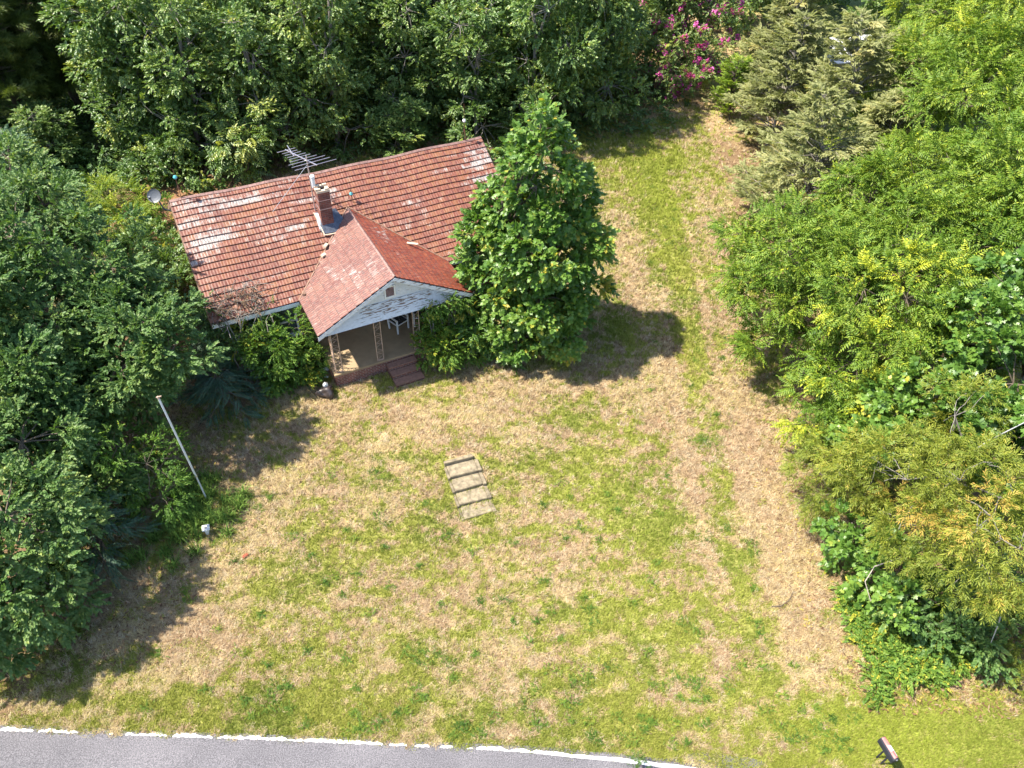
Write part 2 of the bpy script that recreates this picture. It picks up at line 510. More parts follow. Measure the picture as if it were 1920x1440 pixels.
# ------------------------------------------------------------------ ground, road
def road_edge(x):
    x = np.asarray(x, float)
    return np.interp(x, [-200, -40, -12.4, -5.8, .9, 3, 4.9, 6.5, 8.5, 12, 20, 200], [5, 6.9, 7.36, 7.41, 7.39, 7.31, 7.17, 6.98, 6.65, 5.8, 3.6, -60])


def ss(a, b, x):
    t = np.clip((x - a) / (b - a), 0, 1); return t * t * (3 - 2 * t)


def blob(x, y, cx, cy, rx, ry, rot=0.0):
    c, s = math.cos(rot), math.sin(rot)
    dx, dy = x - cx, y - cy
    return np.exp(-(((dx * c + dy * s) / rx) ** 2 + ((-dx * s + dy * c) / ry) ** 2))


def gz(x, y):
    """height of the ground: gentle lumps only"""
    u = (x + 1.25) * .94 + (y - 15.45) * .34; v = -(x + 1.25) * .34 + (y - 15.45) * .94     # across / up the yard steps
    bank = .38 * ss(-1.3, 1.15, v) * (1 - ss(1.3, 5.5, v)) * np.exp(-(u / 3.4) ** 2)
    return .05 * (fbm(x * .35 + 3, y * .35 + 8, 3) - .5) + bank


def green_map(x, y):
    """0 = straw, 1 = green; long patches as the mower and the drought left them"""
    n1 = fbm(x * .42 + 40, y * .62 + 10, 4)
    n2 = fbm(x * 1.7 + 5, y * 2.6 + 31, 4)
    n3 = fbm(x * 5.1 + 50, y * 6.1 + 3, 2)
    n4 = fbm(x * 2.6 + 70, y * 3.2 + 13, 3)
    g = .22 * (n1 - .5) * 3.0 + .36 * (n2 - .5) * 2.6 + .30 * (n4 - .5) * 2.4 + .44 * (n3 - .5) * 2
    b = .035 + 0 * x
    b = b + .34 * blob(x, y, -4, 8.0, 9, .75) + .16 * blob(x, y, 0, 9.6, 9, 1.4)          # verge
    b = b + .75 * blob(x, y, 10, 8.1, 3.0, 1.1) + .35 * blob(x, y, 13, 7.4, 3, 1.5)      # round the mailbox
    b = b + .26 * blob(x, y, 4.2, 11.5, 2.6, 3.0) + .20 * blob(x, y, 1.5, 15.0, 3.2, 1.4)
    b = b + .36 * blob(x, y, 3.6, 16.0, 1.4, 2.4, .5)
    b = b + .22 * blob(x, y, 7.2, 14.0, .6, 5.5) + .16 * blob(x, y, 7.4, 27, 1.1, 7) + .16 * blob(x, y, 6.8, 20, .8, 4)
    b = b + .62 * blob(x, y, 7.4, 37.5, 2.9, 5.0) + .42 * blob(x, y, 6.9, 30.5, 1.9, 4.5)
    b = b + .28 * blob(x, y, 4.6, 24, 1.8, 1.6)
    b = b + .35 * blob(x, y, -6.6, 11.6, 1.2, .5) + .22 * blob(x, y, -4, 12.5, 2.5, .8)
    b = b + .55 * blob(x, y, -9.8, 13.6, 1.1, 1.2)
    b = b - .55 * blob(x, y, 8.7, 13.5, .75, 4.2) - .5 * blob(x, y, 8.4, 19.5, .7, 4) - .40 * blob(x, y, 6.0, 20.5, .55, 6)
    b = b - .30 * blob(x, y, -3.4, 18.3, 3.5, 1.0) - .28 * blob(x, y, -8.2, 12.4, 1.2, 1.4) - .35 * blob(x, y, -9, 10.3, 2.2, 1.3)
    b = b - .45 * blob(x, y, 9.2, 34, .8, 8) - .5 * blob(x, y, 5.1, 31, .8, 3) - .4 * blob(x, y, 5.2, 26.5, .6, 3)
    b = b - .3 * blob(x, y, 1.2, 20.5, 3, .8)
    b = np.where((x < -10.5) | (x > 10.6), b - .1, b)
    r = np.hypot(x + 3, y - 27)
    b = b + .10 * np.sin(6.2832 * r / .62 + 2.5 * n1) * ss(.3, .6, fbm(x * .3 + 2, y * .3 + 9, 2)) * (y < 22)      # mower arcs
    b = b - .38 * np.exp(-((x - 7.95 - .25 * np.sin(y * .25)) / .24) ** 2) * ss(9, 11, y) - .34 * np.exp(-((x - 6.35 - .25 * np.sin(y * .25)) / .22) ** 2) * ss(11, 13, y)   # wheel tracks
    return np.clip(.5 + (g + b) * 1.0, 0, 1)


def ground_col(x, y):
    g = green_map(x, y)
    n = fbm(x * 3.1 + 7, y * 3.4 + 2, 4)
    n2 = fbm(x * .8 + 90, y * .9 + 33, 3)
    soil = np.array([.25, .15, .09]); straw = np.array([.38, .295, .145]); pink = np.array([.325, .22, .135]); green = np.array([.22, .245, .05])
    k = ss(.35, .65, n)[:, None]
    c = pink * (1 - k) + straw * k
    b = ss(.62, .74, n2)[:, None] * .7
    c = c * (1 - b) + soil * b
    gg = ss(.45, .8, g)[:, None] * .8
    c = c * (1 - gg) + green * gg
    # leaf litter and red soil under the trees and beside the house
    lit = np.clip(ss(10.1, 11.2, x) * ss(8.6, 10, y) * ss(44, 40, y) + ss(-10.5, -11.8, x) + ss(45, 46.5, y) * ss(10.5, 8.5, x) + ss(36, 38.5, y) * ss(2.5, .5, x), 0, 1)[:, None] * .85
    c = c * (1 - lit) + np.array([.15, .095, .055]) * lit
    far = np.clip(ss(17, 22, np.abs(x)) + ss(66, 72, y) + ss(1, -4, y), 0, 1)[:, None]
    c = c * (1 - far) + (np.array([.075, .105, .03]) * (.7 + .6 * n[:, None])) * far
    red = np.clip(blob(x, y, -17.2, 31.5, 1.8, 2.6) * 1.0 + .7 * blob(x, y, 6.4, 22.6, .5, 1.0) + .6 * blob(x, y, -7, 10.0, .9, .3) + .5 * blob(x, y, -3.6, 17.0, .5, .3) + .5 * blob(x, y, -5.2, 13.2, .4, .3) + .45 * blob(x, y, 3.4, 12.7, .5, .3) + .5 * blob(x, y, 9.0, 10.5, .4, .6) + .5 * blob(x, y, 7.0, 8.6, .5, .2), 0, 1)[:, None]
    c = c * (1 - red) + np.array([.27, .14, .075]) * red
    grav = np.clip(.8 * blob(x, y, 6.9, 17.6, .5, .9) + .7 * blob(x, y, 8.0, 15.6, .35, .5) + .6 * blob(x, y, 7.1, 19.3, .4, .6), 0, 1)[:, None] * ss(.4, .6, n)[:, None]
    c = c * (1 - grav) + np.array([.30, .265, .24]) * grav
    return c


def build_ground():
    step = .12
    xs = np.r_[-900, -300, -120, -70, -45, np.arange(-32, -16, .8), np.arange(-16, 15, step), np.arange(15, 32, .8), 45, 70, 120, 300, 900]
    ys = np.r_[-900, -300, -100, -40, -15, np.arange(-4, 6.2, .8), np.arange(6.2, 47, step), np.arange(47, 80, .8), 100, 160, 300, 900]
    X, Y = np.meshgrid(xs, ys)
    x, y = X.ravel(), Y.ravel()
    z = gz(x, y)
    # sink under the carriageway so that the asphalt lies proud
    z = np.where(y < road_edge(x) + .02, np.minimum(z, 0) - .06, z)
    z = np.where((np.abs(x) > 40) | (y > 85) | (y < -12), -.05, z)
    nx, ny = len(xs), len(ys)
    i = np.arange(nx * ny).reshape(ny, nx)
    a, b, c, d = i[:-1, :-1].ravel(), i[:-1, 1:].ravel(), i[1:, 1:].ravel(), i[1:, :-1].ravel()
    T = np.concatenate([np.c_[a, b, c], np.c_[a, c, d]])
    o = fast_mesh('ground', np.c_[x, y, z], T, M['soil'], col=ground_col(x, y), smooth=True)
    tag(o, kind='structure')


build_ground()


def build_road():
    xs = np.arange(-60, 30, .12)
    rng = np.random.RandomState(3)
    e = road_edge(xs) + .05 * (fbm(xs * 1.7, xs * 0 + 3, 3) - .5) + .03 * (rng.rand(len(xs)) - .5) + .03
    mb = MB()
    mid = road_edge(xs)
    for i in range(len(xs) - 1):
        a, b = i, i + 1
        zt = .012
        p = lambda k, off, z: (xs[k], off, z)
        mb.poly([p(a, mid[a] - 6.6, zt), p(b, mid[b] - 6.6, zt), p(b, mid[b] - 1.5, zt + .05), p(a, mid[a] - 1.5, zt + .05)])
        mb.poly([p(a, mid[a] - 1.5, zt + .05), p(b, mid[b] - 1.5, zt + .05), p(b, e[b], zt), p(a, e[a], zt)])
        mb.poly([p(a, e[a], zt), p(b, e[b], zt), p(b, e[b] + .01, -.12), p(a, e[a] + .01, -.12)])
    tag(mb.build('road', M['asphalt']), kind='structure')
    # painted edge line, its outer side crumbling
    xs = np.arange(-60, 30, .045)
    lo = road_edge(xs) - np.interp(xs, [-13, 0, 2, 5, 30], [.12, .12, .17, .20, .2])
    crumble = np.interp(xs, [-60, 0.6, 1.4, 30], [1, 1, .25, .25])
    ou = road_edge(xs) - .02 + np.interp(xs, [-13, 0, 2, 30], [0.02, 0.0, -.05, -.05]) - crumble * .12 * np.clip(fbm(xs * 3.3, xs * 0 + 7, 3) - .36, 0, 1) * 2.2 - .012 * rng.rand(len(xs))
    lo2 = lo + crumble * .03 * (rng.rand(len(xs)) - .2)
    mb = MB()
    zf = lambda k, y: .012 + .05 * (road_edge(xs[k]) - y) / 1.5 + .006
    for i in range(len(xs) - 1):
        if ou[i] - lo2[i] < .02 or ou[i + 1] - lo2[i + 1] < .02: continue
        mb.poly([(xs[i], lo2[i], zf(i, lo2[i])), (xs[i + 1], lo2[i + 1], zf(i + 1, lo2[i + 1])), (xs[i + 1], ou[i + 1], zf(i + 1, ou[i + 1])), (xs[i], ou[i], zf(i, ou[i]))])
    tag(mb.build('road_edge_line', M['line']), kind='structure')
    # broken asphalt apron beyond the line
    pts = []
    for k in range(28):
        a = 6.2832 * k / 28
        r = 1 + .22 * math.sin(3 * a + 1) + .12 * rng.rand()
        pts.append((5.6 + .85 * r * math.cos(a), 7.22 + .2 * r * math.sin(a)))
    mb = MB()
    mb.poly([(x, y, .022) for x, y in pts])
    for k in range(28):
        (x0, y0), (x1, y1) = pts[k], pts[(k + 1) % 28]
        mb.poly([(x0, y0, .022), (x0, y0, -.05), (x1, y1, -.05), (x1, y1, .022)])
    tag(mb.build('road_apron', M['asphalt']), kind='structure')


build_road()

# ------------------------------------------------------------------ foliage engine
def rot_frames(X, Zhint):
    X = X / np.linalg.norm(X, axis=1, keepdims=True)
    Y = np.cross(Zhint, X); Y /= np.linalg.norm(Y, axis=1, keepdims=True) + 1e-9
    Z = np.cross(X, Y)
    return np.stack([X, Y, Z], axis=2)      # columns


def kite(L, W, fold=.25, droop=.15):
    v = np.array([[0, 0, 0], [.45 * L, W / 2, fold * W], [L, 0, -droop * L], [.45 * L, -W / 2, fold * W]])
    return v, np.array([[0, 2, 1], [0, 3, 2]])


def oval(L, W, fold=.22, droop=.2):
    v = np.array([[0, 0, 0], [.3 * L, W * .5, fold * W], [.72 * L, W * .36, fold * W * .8 - droop * L * .4], [L, 0, -droop * L], [.72 * L, -W * .36, fold * W * .8 - droop * L * .4], [.3 * L, -W * .5, fold * W], [.5 * L, 0, -.02 * L]])
    return v, np.array([[0, 6, 1], [1, 6, 2], [2, 6, 3], [6, 4, 3], [5, 4, 6], [0, 5, 6]])


def lobedleaf(L, W, fold=.12):
    pts = [(0, 0), (.08, .22), (.28, .52), (.42, .26), (.66, .42), (.78, .16), (1.0, .06), (1.0, -.06), (.78, -.16), (.66, -.42), (.42, -.26), (.28, -.52), (.08, -.22)]
    v = [[p[0] * L, p[1] * W, fold * abs(p[1]) * W - .18 * L * p[0] ** 2] for p in pts] + [[.4 * L, 0, -.02 * L]]
    c = len(pts)
    t = [[c, i, (i + 1) % c] for i in range(c)]
    return np.array(v), np.array(t)


def assemble(parts):
    """[(verts, tris, origin, Rmatrix)] -> template (V, T, leaf id)"""
    V, T, I, n = [], [], [], 0
    for k, (v, t, o, R) in enumerate(parts):
        V.append(v @ R.T + o); T.append(t + n); I.append(np.full(len(v), k)); n += len(v)
    return np.concatenate(V), np.concatenate(T), np.concatenate(I)


def Rz(a): c, s = math.cos(a), math.sin(a); return np.array([[c, -s, 0], [s, c, 0], [0, 0, 1]])
def Ry(a): c, s = math.cos(a), math.sin(a); return np.array([[c, 0, s], [0, 1, 0], [-s, 0, c]])
def Rx(a): c, s = math.cos(a), math.sin(a); return np.array([[1, 0, 0], [0, c, -s], [0, s, c]])


def tmpl_twig(n, length, leaf, rng, spread=55, shape='oval'):
    ps = []
    for i in range(n):
        t = (i + .6) / n
        s = 1 if i % 2 else -1
        L, W = leaf[0] * rng.uniform(.75, 1.2), leaf[1] * rng.uniform(.8, 1.2)
        v, tr = (oval if shape == 'oval' else lobedleaf if shape == 'lobed' else kite)(L, W)
        a = s * rad(rng.uniform(spread * .5, spread * 1.2)) * (1 - .6 * t)
        R = Rz(a) @ Ry(rad(rng.uniform(-25, 35))) @ Rx(rad(rng.uniform(-40, 40)))
        ps.append((v, tr, np.array([length * t, 0, -.15 * length * t * t]), R))
    return assemble(ps)


def tmpl_frond(pairs, length, leaf, rng, droop=.3, ang=78, taper=True):
    ps = []
    for i in range(pairs):
        t = .15 + .85 * (i + .5) / pairs
        k = (math.sin(math.pi * min(1, t * .9 + .12)) ** .6 if taper else 1)
        for s in (-1, 1):
            v, tr = kite(leaf[0] * k * rng.uniform(.85, 1.1), leaf[1] * rng.uniform(.85, 1.15), .2, .2)
            R = Rz(s * rad(ang - 22 * t)) @ Ry(rad(rng.uniform(0, 22) + droop * 25 * t)) @ Rx(rad(rng.uniform(-18, 18)))
            ps.append((v, tr, np.array([length * t, 0, -droop * length * t * t]), R))
    v, tr = kite(leaf[0], leaf[1]); ps.append((v, tr, np.array([length, 0, -droop * length]), Ry(.5)))
    return assemble(ps)


def tmpl_needles(n, length, leaf, rng, cone=35):
    ps = []
    for i in range(n):
        t = rng.uniform(0, 1)
        v, tr = kite(leaf[0] * rng.uniform(.7, 1.2), leaf[1], 0, .05)
        ps.append((v, tr, np.array([length * t, 0, 0]), Rx(rng.uniform(0, 6.28)) @ Rz(rad(rng.uniform(.3, 1) * cone))))
    return assemble(ps)


def tmpl_blossom(n, r, leaf, rng):
    ps = []
    for i in range(n):
        v, tr = kite(*leaf)
        d = rng.uniform(-1, 1, 3); d /= np.linalg.norm(d)
        ps.append((v, tr, d * r * rng.uniform(.5, 1) * np.array([1.5, 1, 1]), Rz(rng.uniform(0, 6.28)) @ Ry(rng.uniform(-1, 1))))
    return assemble(ps)


_r = np.random.RandomState(11)
TW = {
    'oval': [tmpl_twig(11, .34, (.105, .066), _r) for _ in range(3)],
    'wood': [tmpl_twig(10, .40, (.135, .088), _r) for _ in range(3)],
    'kite': [tmpl_twig(11, .42, (.15, .085), _r, shape='kite') for _ in range(3)],
    'tulip': [tmpl_twig(7, .34, (.16, .16), _r, 70, 'lobed') for _ in range(3)],
    'lobed': [tmpl_twig(6, .30, (.17, .18), _r, 70, 'lobed') for _ in range(3)],
    'walnut': [tmpl_frond(7, .54, (.16, .054), _r) for _ in range(3)],
    'willow': [tmpl_twig(13, .36, (.12, .025), _r, 66, 'kite') for _ in range(3)],
    'cedar': [tmpl_frond(8, .34, (.13, .034), _r, .1, 48) for _ in range(2)] + [tmpl_needles(16, .22, (.10, .028), _r, 50)],
    'conifer': [tmpl_frond(15, .55, (.12, .02), _r, .3, 62) for _ in range(3)],
    'pine': [tmpl_needles(26, .22, (.17, .016), _r, 65) for _ in range(2)],
    'bush': [tmpl_twig(12, .30, (.085, .045), _r, shape='kite') for _ in range(3)],
    'blossom': [tmpl_blossom(16, .10, (.09, .08), _r)],
    'dry': [tmpl_needles(9, .3, (.22, .010), _r, 70)],
}


def stamp(templates, P, Xd, Zd, S, tint, rng, leafjit=.13):
    """places sprigs; returns V, T, tint"""
    N = len(P)
    which = rng.randint(0, len(templates), N)
    Vs, Ts, Cs, n = [], [], [], 0
    for k, (tv, tt, ti) in enumerate(templates):
        m = np.where(which == k)[0]
        if not len(m): continue
        R = rot_frames(Xd[m], Zd[m])
        V = np.einsum('nij,vj->nvi', R, tv) * S[m][:, None, None] + P[m][:, None, :]
        lj = rng.normal(0, leafjit, (len(m), ti.max() + 1))
        C_ = tint[m][:, None] + lj[:, ti]
        T = tt[None] + (np.arange(len(m)) * len(tv))[:, None, None] + n
        Vs.append(V.reshape(-1, 3)); Ts.append(T.reshape(-1, 3)); Cs.append(C_.ravel()); n += V.shape[0] * V.shape[1]
    return np.concatenate(Vs), np.concatenate(Ts), np.clip(np.concatenate(Cs), 0, 1)


def rdirs(n, rng):
    d = rng.normal(0, 1, (n, 3)); return d / np.linalg.norm(d, axis=1, keepdims=True)


def clump_centres(lobes, dens, rng, zmin=.25, gap=.12, rough=.2):
    """points near the surface of a union of ellipsoids, with outward directions"""
    out, nrm, own = [], [], []
    L = np.array(lobes, float)
    for k, (cx, cy, cz, rx, ry, rz) in enumerate(L):
        area = 4 * math.pi * ((rx * ry) ** 1.6 / 3 + (rx * rz) ** 1.6 / 3 + (ry * rz) ** 1.6 / 3) ** (1 / 1.6)
        n = max(5, int(area * dens))
        d = rdirs(n, rng)
        ph = rng.uniform(0, 6.28, 4); ax = rdirs(4, rng)
        lump = sum(np.sin(4.2 * (d @ ax[i]) + ph[i]) for i in range(4)) / 4
        shell = rng.rand(n) < .8
        r = np.where(shell, 1 + rough * lump + rng.normal(0, .05, n), rng.uniform(.45, .85, n))
        p = np.array([cx, cy, cz]) + d * np.array([rx, ry, rz]) * r[:, None]
        keep = (p[:, 2] > zmin) & (lump > -.62 + gap * 1.2) & (rng.rand(n) > gap)
        for j, (ax_, ay, az, bx, by, bz) in enumerate(L):
            if j == k: continue
            q = (p - np.array([ax_, ay, az])) / np.array([bx, by, bz])
            keep &= (np.sum(q * q, 1) > .55)
        nn = d / np.array([rx, ry, rz]); nn /= np.linalg.norm(nn, axis=1, keepdims=True)
        out.append(p[keep]); nrm.append(nn[keep]); own.append(np.full(keep.sum(), k))
    return np.concatenate(out), np.concatenate(nrm), np.concatenate(own)


def leaf_cloud(cent, nrm, kind, rc, k, rng, size=1.0, droop=.25, tint0=.45, yellow=.03, up=.35):
    """clumps of sprigs: umbrella shaped tufts facing outward and up"""
    n = len(cent)
    rad_c = rc * rng.uniform(.65, 1.3, n)
    ctint = rng.normal(tint0, .09, n)
    ctint = np.where(rng.rand(n) < yellow, rng.uniform(.8, 1.0, n), ctint)
    idx = np.repeat(np.arange(n), k)
    N = len(idx)
    face = nrm * .75 + np.array([0, 0, up])
    face /= np.linalg.norm(face, axis=1, keepdims=True)
    d = rdirs(N, rng)
    d = d + .75 * face[idx]; d /= np.linalg.norm(d, axis=1, keepdims=True)
    rr = rng.uniform(.35, 1, N) ** .6
    P = cent[idx] + d * (rad_c[idx] * rr)[:, None] * np.array([1, 1, .75])
    X = d * .8 + face[idx] * .35 + rng.normal(0, .35, (N, 3)); X[:, 2] -= droop
    Z = np.array([0, 0, 1.]) + .55 * face[idx] + rng.normal(0, .35, (N, 3))
    S = size * rng.uniform(.75, 1.2, N)
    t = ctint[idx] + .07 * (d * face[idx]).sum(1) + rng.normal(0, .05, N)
    return stamp(TW[kind], P, X, Z, S, t, rng)


def branch(mb, a, b, r0, r1, rng, sag=.1, n=5, sides=6):
    a, b = np.array(a, float), np.array(b, float)
    L = np.linalg.norm(b - a)
    off = rng.normal(0, .07 * L, 3); off[2] += sag * L
    pts = []
    for i in range(n + 1):
        t = i / n
        pts.append(a + (b - a) * t + off * math.sin(math.pi * t) + (rng.normal(0, .015 * L, 3) if 0 < i < n else 0))
    mb.tube(pts, [r0 + (r1 - r0) * i / n for i in range(n + 1)], sides)
    return pts


def make_tree(name, label, cat, loc, lobes, kind, lm, rng, dens=1.6, rc=.55, k=16, size=1.0, trunk_r=.16, bark='bark', gap=.12, group=None,
              droop=.25, yellow=.03, tint0=.45, rough=.2, zmin=.25, twigs=2, base=(0, 0), lean=(0, 0), blossoms=0, stems=1, bare=0):
    """lobes are (x, y, z, rx, ry, rz) relative to loc"""
    root = empty(name, loc, 0, label, cat, group)
    cent, nrm, own = clump_centres(lobes, dens, rng, zmin, gap, rough)
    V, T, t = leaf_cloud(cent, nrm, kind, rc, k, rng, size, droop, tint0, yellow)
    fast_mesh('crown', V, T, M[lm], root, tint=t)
    mb = MB()
    L = np.array(lobes, float)
    top = L[np.argmax(L[:, 2])]
    for s in range(stems):
        bo = np.array([base[0], base[1], -.15]) + (np.array([rng.normal(0, .02), rng.normal(0, .02), 0]) if s else 0)
        tip = np.array([top[0], top[1], top[2]]) if s == 0 else L[s % len(L)][:3]
        tr = branch(mb, bo, tip, trunk_r * (1 if s == 0 else .7), trunk_r * .25, rng, 0, 7, 8)
    for i, lb in enumerate(L):
        c = lb[:3]
        j = min(range(len(tr)), key=lambda q: np.linalg.norm(tr[q] - c * np.array([1, 1, .6])))
        st = tr[j]
        if np.linalg.norm(st - c) > .05: branch(mb, st, c, trunk_r * .45, trunk_r * .18, rng, .06, 4, 6)
        mine = cent[own == i]
        if len(mine):
            for q in mine[rng.choice(len(mine), min(len(mine), twigs * 5), replace=False)]:
                branch(mb, c, q + (q - c) * (rng.uniform(.1, .45) if rng.rand() < bare else 0), trunk_r * .16, .008, rng, .05, 4, 4)
    mb.build('trunk', M[bark], root)
    if blossoms:
        sel = rng.choice(len(cent), min(blossoms, len(cent)), replace=False)
        P = cent[sel] + nrm[sel] * rc * .9
        P = np.repeat(P, 3, 0) + rng.normal(0, .12, (len(sel) * 3, 3))
        X = np.repeat(nrm[sel], 3, 0) + rng.normal(0, .2, P.shape)
        V, T, t = stamp(TW['blossom'], P, X, np.tile([0, 0, 1.], (len(P), 1)) + rng.normal(0, .1, P.shape), rng.uniform(.8, 1.5, len(P)), rng.uniform(.2, .8, len(P)), rng)
        fast_mesh('blossom', V, T, M['blossom'], root, tint=t)
    return root


def make_conifer(name, label, cat, loc, h, r, kind, lm, rng, z0=.4, nb=60, per=26, size=1.0, bark='bark', group=None, shape=.8, rise=.2, trunk_r=.14, tint0=.45, flat=.5, yellow=.02, barebase=0):
    """whorled branches off one straight stem, sprays of needles along each branch"""
    root = empty(name, loc, 0, label, cat, group)
    mb = MB()
    tr = branch(mb, (0, 0, -.15), (rng.normal(0, .12), rng.normal(0, .12), h), trunk_r, .015, rng, 0, 8, 8)
    tr = np.array(tr)
    Ps, Xs, Zs, ts = [], [], [], []
    for i in range(nb):
        f = rng.rand() ** 1.15
        z = z0 + (h - z0) * f
        a = i * 2.39996 + rng.normal(0, .3)
        ln = r * (1 - f) ** shape * rng.uniform(.65, 1.15) + .12
        c = np.array([np.interp(z, tr[:, 2], tr[:, 0]), np.interp(z, tr[:, 2], tr[:, 1]), z])
        d = np.array([math.cos(a), math.sin(a), rise + rng.normal(0, .12)])
        e = c + d * ln
        pts = np.array(branch(mb, c, e, .03 * (1 - f) + .012, .006, rng, .06, 4, 4))
        n = max(4, int(per * (ln / r + .15)))
        t = rng.uniform(.22 + barebase, 1.02, n)
        seg = np.clip(t, 0, .999) * (len(pts) - 1); s0 = seg.astype(int); fr = (seg - s0)[:, None]
        P = pts[s0] * (1 - fr) + pts[s0 + 1] * fr
        side = np.array([-math.sin(a), math.cos(a), 0.]); side = side[None] * (rng.choice([-1, 1], n) * rng.uniform(.3, 1.1, n))[:, None]
        X = d[None] * 1.0 + side + rng.normal(0, .25, (n, 3))
        P = P + side * .12 * ln * rng.rand(n)[:, None]
        Z = np.tile([0, 0, 1.], (n, 1)) + rng.normal(0, flat, (n, 3))
        bt = rng.normal(tint0, .1)
        if rng.rand() < yellow: bt = .9
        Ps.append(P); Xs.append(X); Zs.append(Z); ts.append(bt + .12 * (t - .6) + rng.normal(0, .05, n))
    P = np.concatenate(Ps)
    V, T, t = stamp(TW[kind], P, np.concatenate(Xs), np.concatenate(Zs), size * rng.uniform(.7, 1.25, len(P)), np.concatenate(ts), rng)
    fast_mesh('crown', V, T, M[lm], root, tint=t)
    mb.build('trunk', M[bark], root)
    return root


def PL(px, py, z, rx, ry=None, rz=None, o=(0, 0)):
    p = at(px, py, z)
    ry = ry or rx; rz = rz or rx * .85
    return (p[0] - o[0], p[1] - o[1], z, rx, ry, rz)


# ------------------------------------------------------------------ house (local x along the ridge, y = -b to the back, z up)
HYAW = .5089
HO = (-12.397, 23.456, 0.0)
LEN, HR, DE, HE = 12.24, 5.413, 4.2165, 2.916
PA, PB, PH, PW = 5.93, 6.43, 4.51, 2.885
FL, FB, FZ = 3.48, 5.97, .6
house = empty('house', HO, HYAW, 'old brick cottage with a rusty red shingle roof and a gabled front porch', 'house')
hrng = np.random.RandomState(21)


def hw(a, b, z):
    """house coordinates -> place"""
    c, s = math.cos(HYAW), math.sin(HYAW)
    return (HO[0] + a * c + b * s, HO[1] + a * s - b * c, z)


def roof_courses(name, mat_, fn, tmax, row, pan, urange, wearfn, lift=.02, parent=None, smooth=0):
    """fn(u, t, h) -> point (h metres above the roof plane); urange(t) -> (u0, u1)"""
    mb = MB(); wear = []
    n = int(math.ceil(tmax / row))
    for k in range(n):
        t0, t1 = k * row, min((k + 1) * row, tmax)
        lo0, hi0 = urange(t0); lo1, hi1 = urange(t1)
        lo, hi = min(lo0, lo1), max(hi0, hi1)
        off = (k % 2) * pan / 2
        us = np.r_[lo, np.arange(math.ceil((lo + 1e-4 - off) / pan) * pan + off, hi - 1e-4, pan), hi]
        us = np.unique(np.round(us, 4))
        sagk = .004 * hrng.randn()
        for i in range(len(us) - 1):
            u0, u1 = us[i], us[i + 1]
            if u1 - u0 < .01: continue
            l0, l1 = lo0 if True else 0, lo1
            a0, a1 = max(u0, lo0), max(u1, lo0)
            b0, b1 = max(u0, lo1), max(u1, lo1)
            a0, a1 = min(a0, hi0), min(a1, hi0); b0, b1 = min(b0, hi1), min(b1, hi1)
            if (a1 - a0) + (b1 - b0) < .01: continue
            j = hrng.randn() * .0025
            hl = lift + j + sagk * .5
            p = [fn(a0, t0, .003), fn(a1, t0, .003), fn(b1, t1, hl), fn(b0, t1, hl)]
            mb.poly(p[::-1], [(b0, t1 - .002), (b1, t1 - .002), (a1, t0 + .001), (a0, t0 + .001)])
            w = wearfn((u0 + u1) / 2, (t0 + t1) / 2); wear += [w] * 4
            q = [fn(b0, t1, hl), fn(b1, t1, hl), fn(b1, t1 + .002, -.004), fn(b0, t1 + .002, -.004)]
            mb.poly(q[::-1], [(b0, t1 - .01)] * 2 + [(b1, t1 - .01)] * 2); wear += [-.6] * 4
    o = mb.build(name, mat_, parent)
    a = o.data.attributes.new('wear', 'FLOAT', 'POINT'); a.data.foreach_set('value', np.array(wear, dtype=np.float32))
    return o


SL = math.hypot(DE, HR - HE)
sn, cs = (HR - HE) / SL, DE / SL


def sag(u): return -.05 * math.sin(math.pi * u / LEN) ** 2 + .02 * math.sin(u * 2.1)


def f_front(u, t, h): return (u, -(t * cs + h * sn), HR - t * sn + h * cs + sag(u) * (1 - .5 * t / SL))
def f_back(u, t, h): return (LEN - u, (t * cs + h * sn), HR - t * sn + h * cs + sag(LEN - u) * (1 - .5 * t / SL))


def gb(x, y, cx, cy, rx, ry): return math.exp(-((x - cx) / rx) ** 2 - ((y - cy) / ry) ** 2)


def wear_front(u, t):
    w = -.10
    w += .30 * gb(u, t, .9, .25, 1.2, .2) + .27 * gb(u, t, 3.0, .55, 1.8, .18) + .20 * gb(u, t, 1.0, 1.15, 1.0, .3)
    w += .28 * gb(u, t, 1.2, 1.75, 1.0, .28) + .24 * gb(u, t, .6, 2.1, .5, .4)
    w += .36 * gb(u, t, 11.6, .95, .9, .42) + .22 * gb(u, t, 11.8, 1.9, .6, .5) + .16 * gb(u, t, 5.7, 1.0, .5, .6) + .1 * gb(u, t, 10.3, .15, .9, .12)
    w += .14 * gb(u, t, 5.0, 2.8, .3, .4) + .1 * gb(u, t, 2.2, 4.7, 1.6, .35) + .15 * gb(u, t, 4.4, 4.4, .5, .3)
    w += .05 if u < 4.6 and t < 2.6 else 0
    return w


roof_courses('roof', M['roof_main'], f_front, SL, .245, .42, lambda t: (0, LEN), wear_front, .036, house)['label'] = 'front roof slope of faded red shingles with paint worn to silver in patches'
roof_courses('roof', M['roof_main'], f_back, SL, .245, .42, lambda t: (0, LEN), lambda u, t: -.05, .024, house)
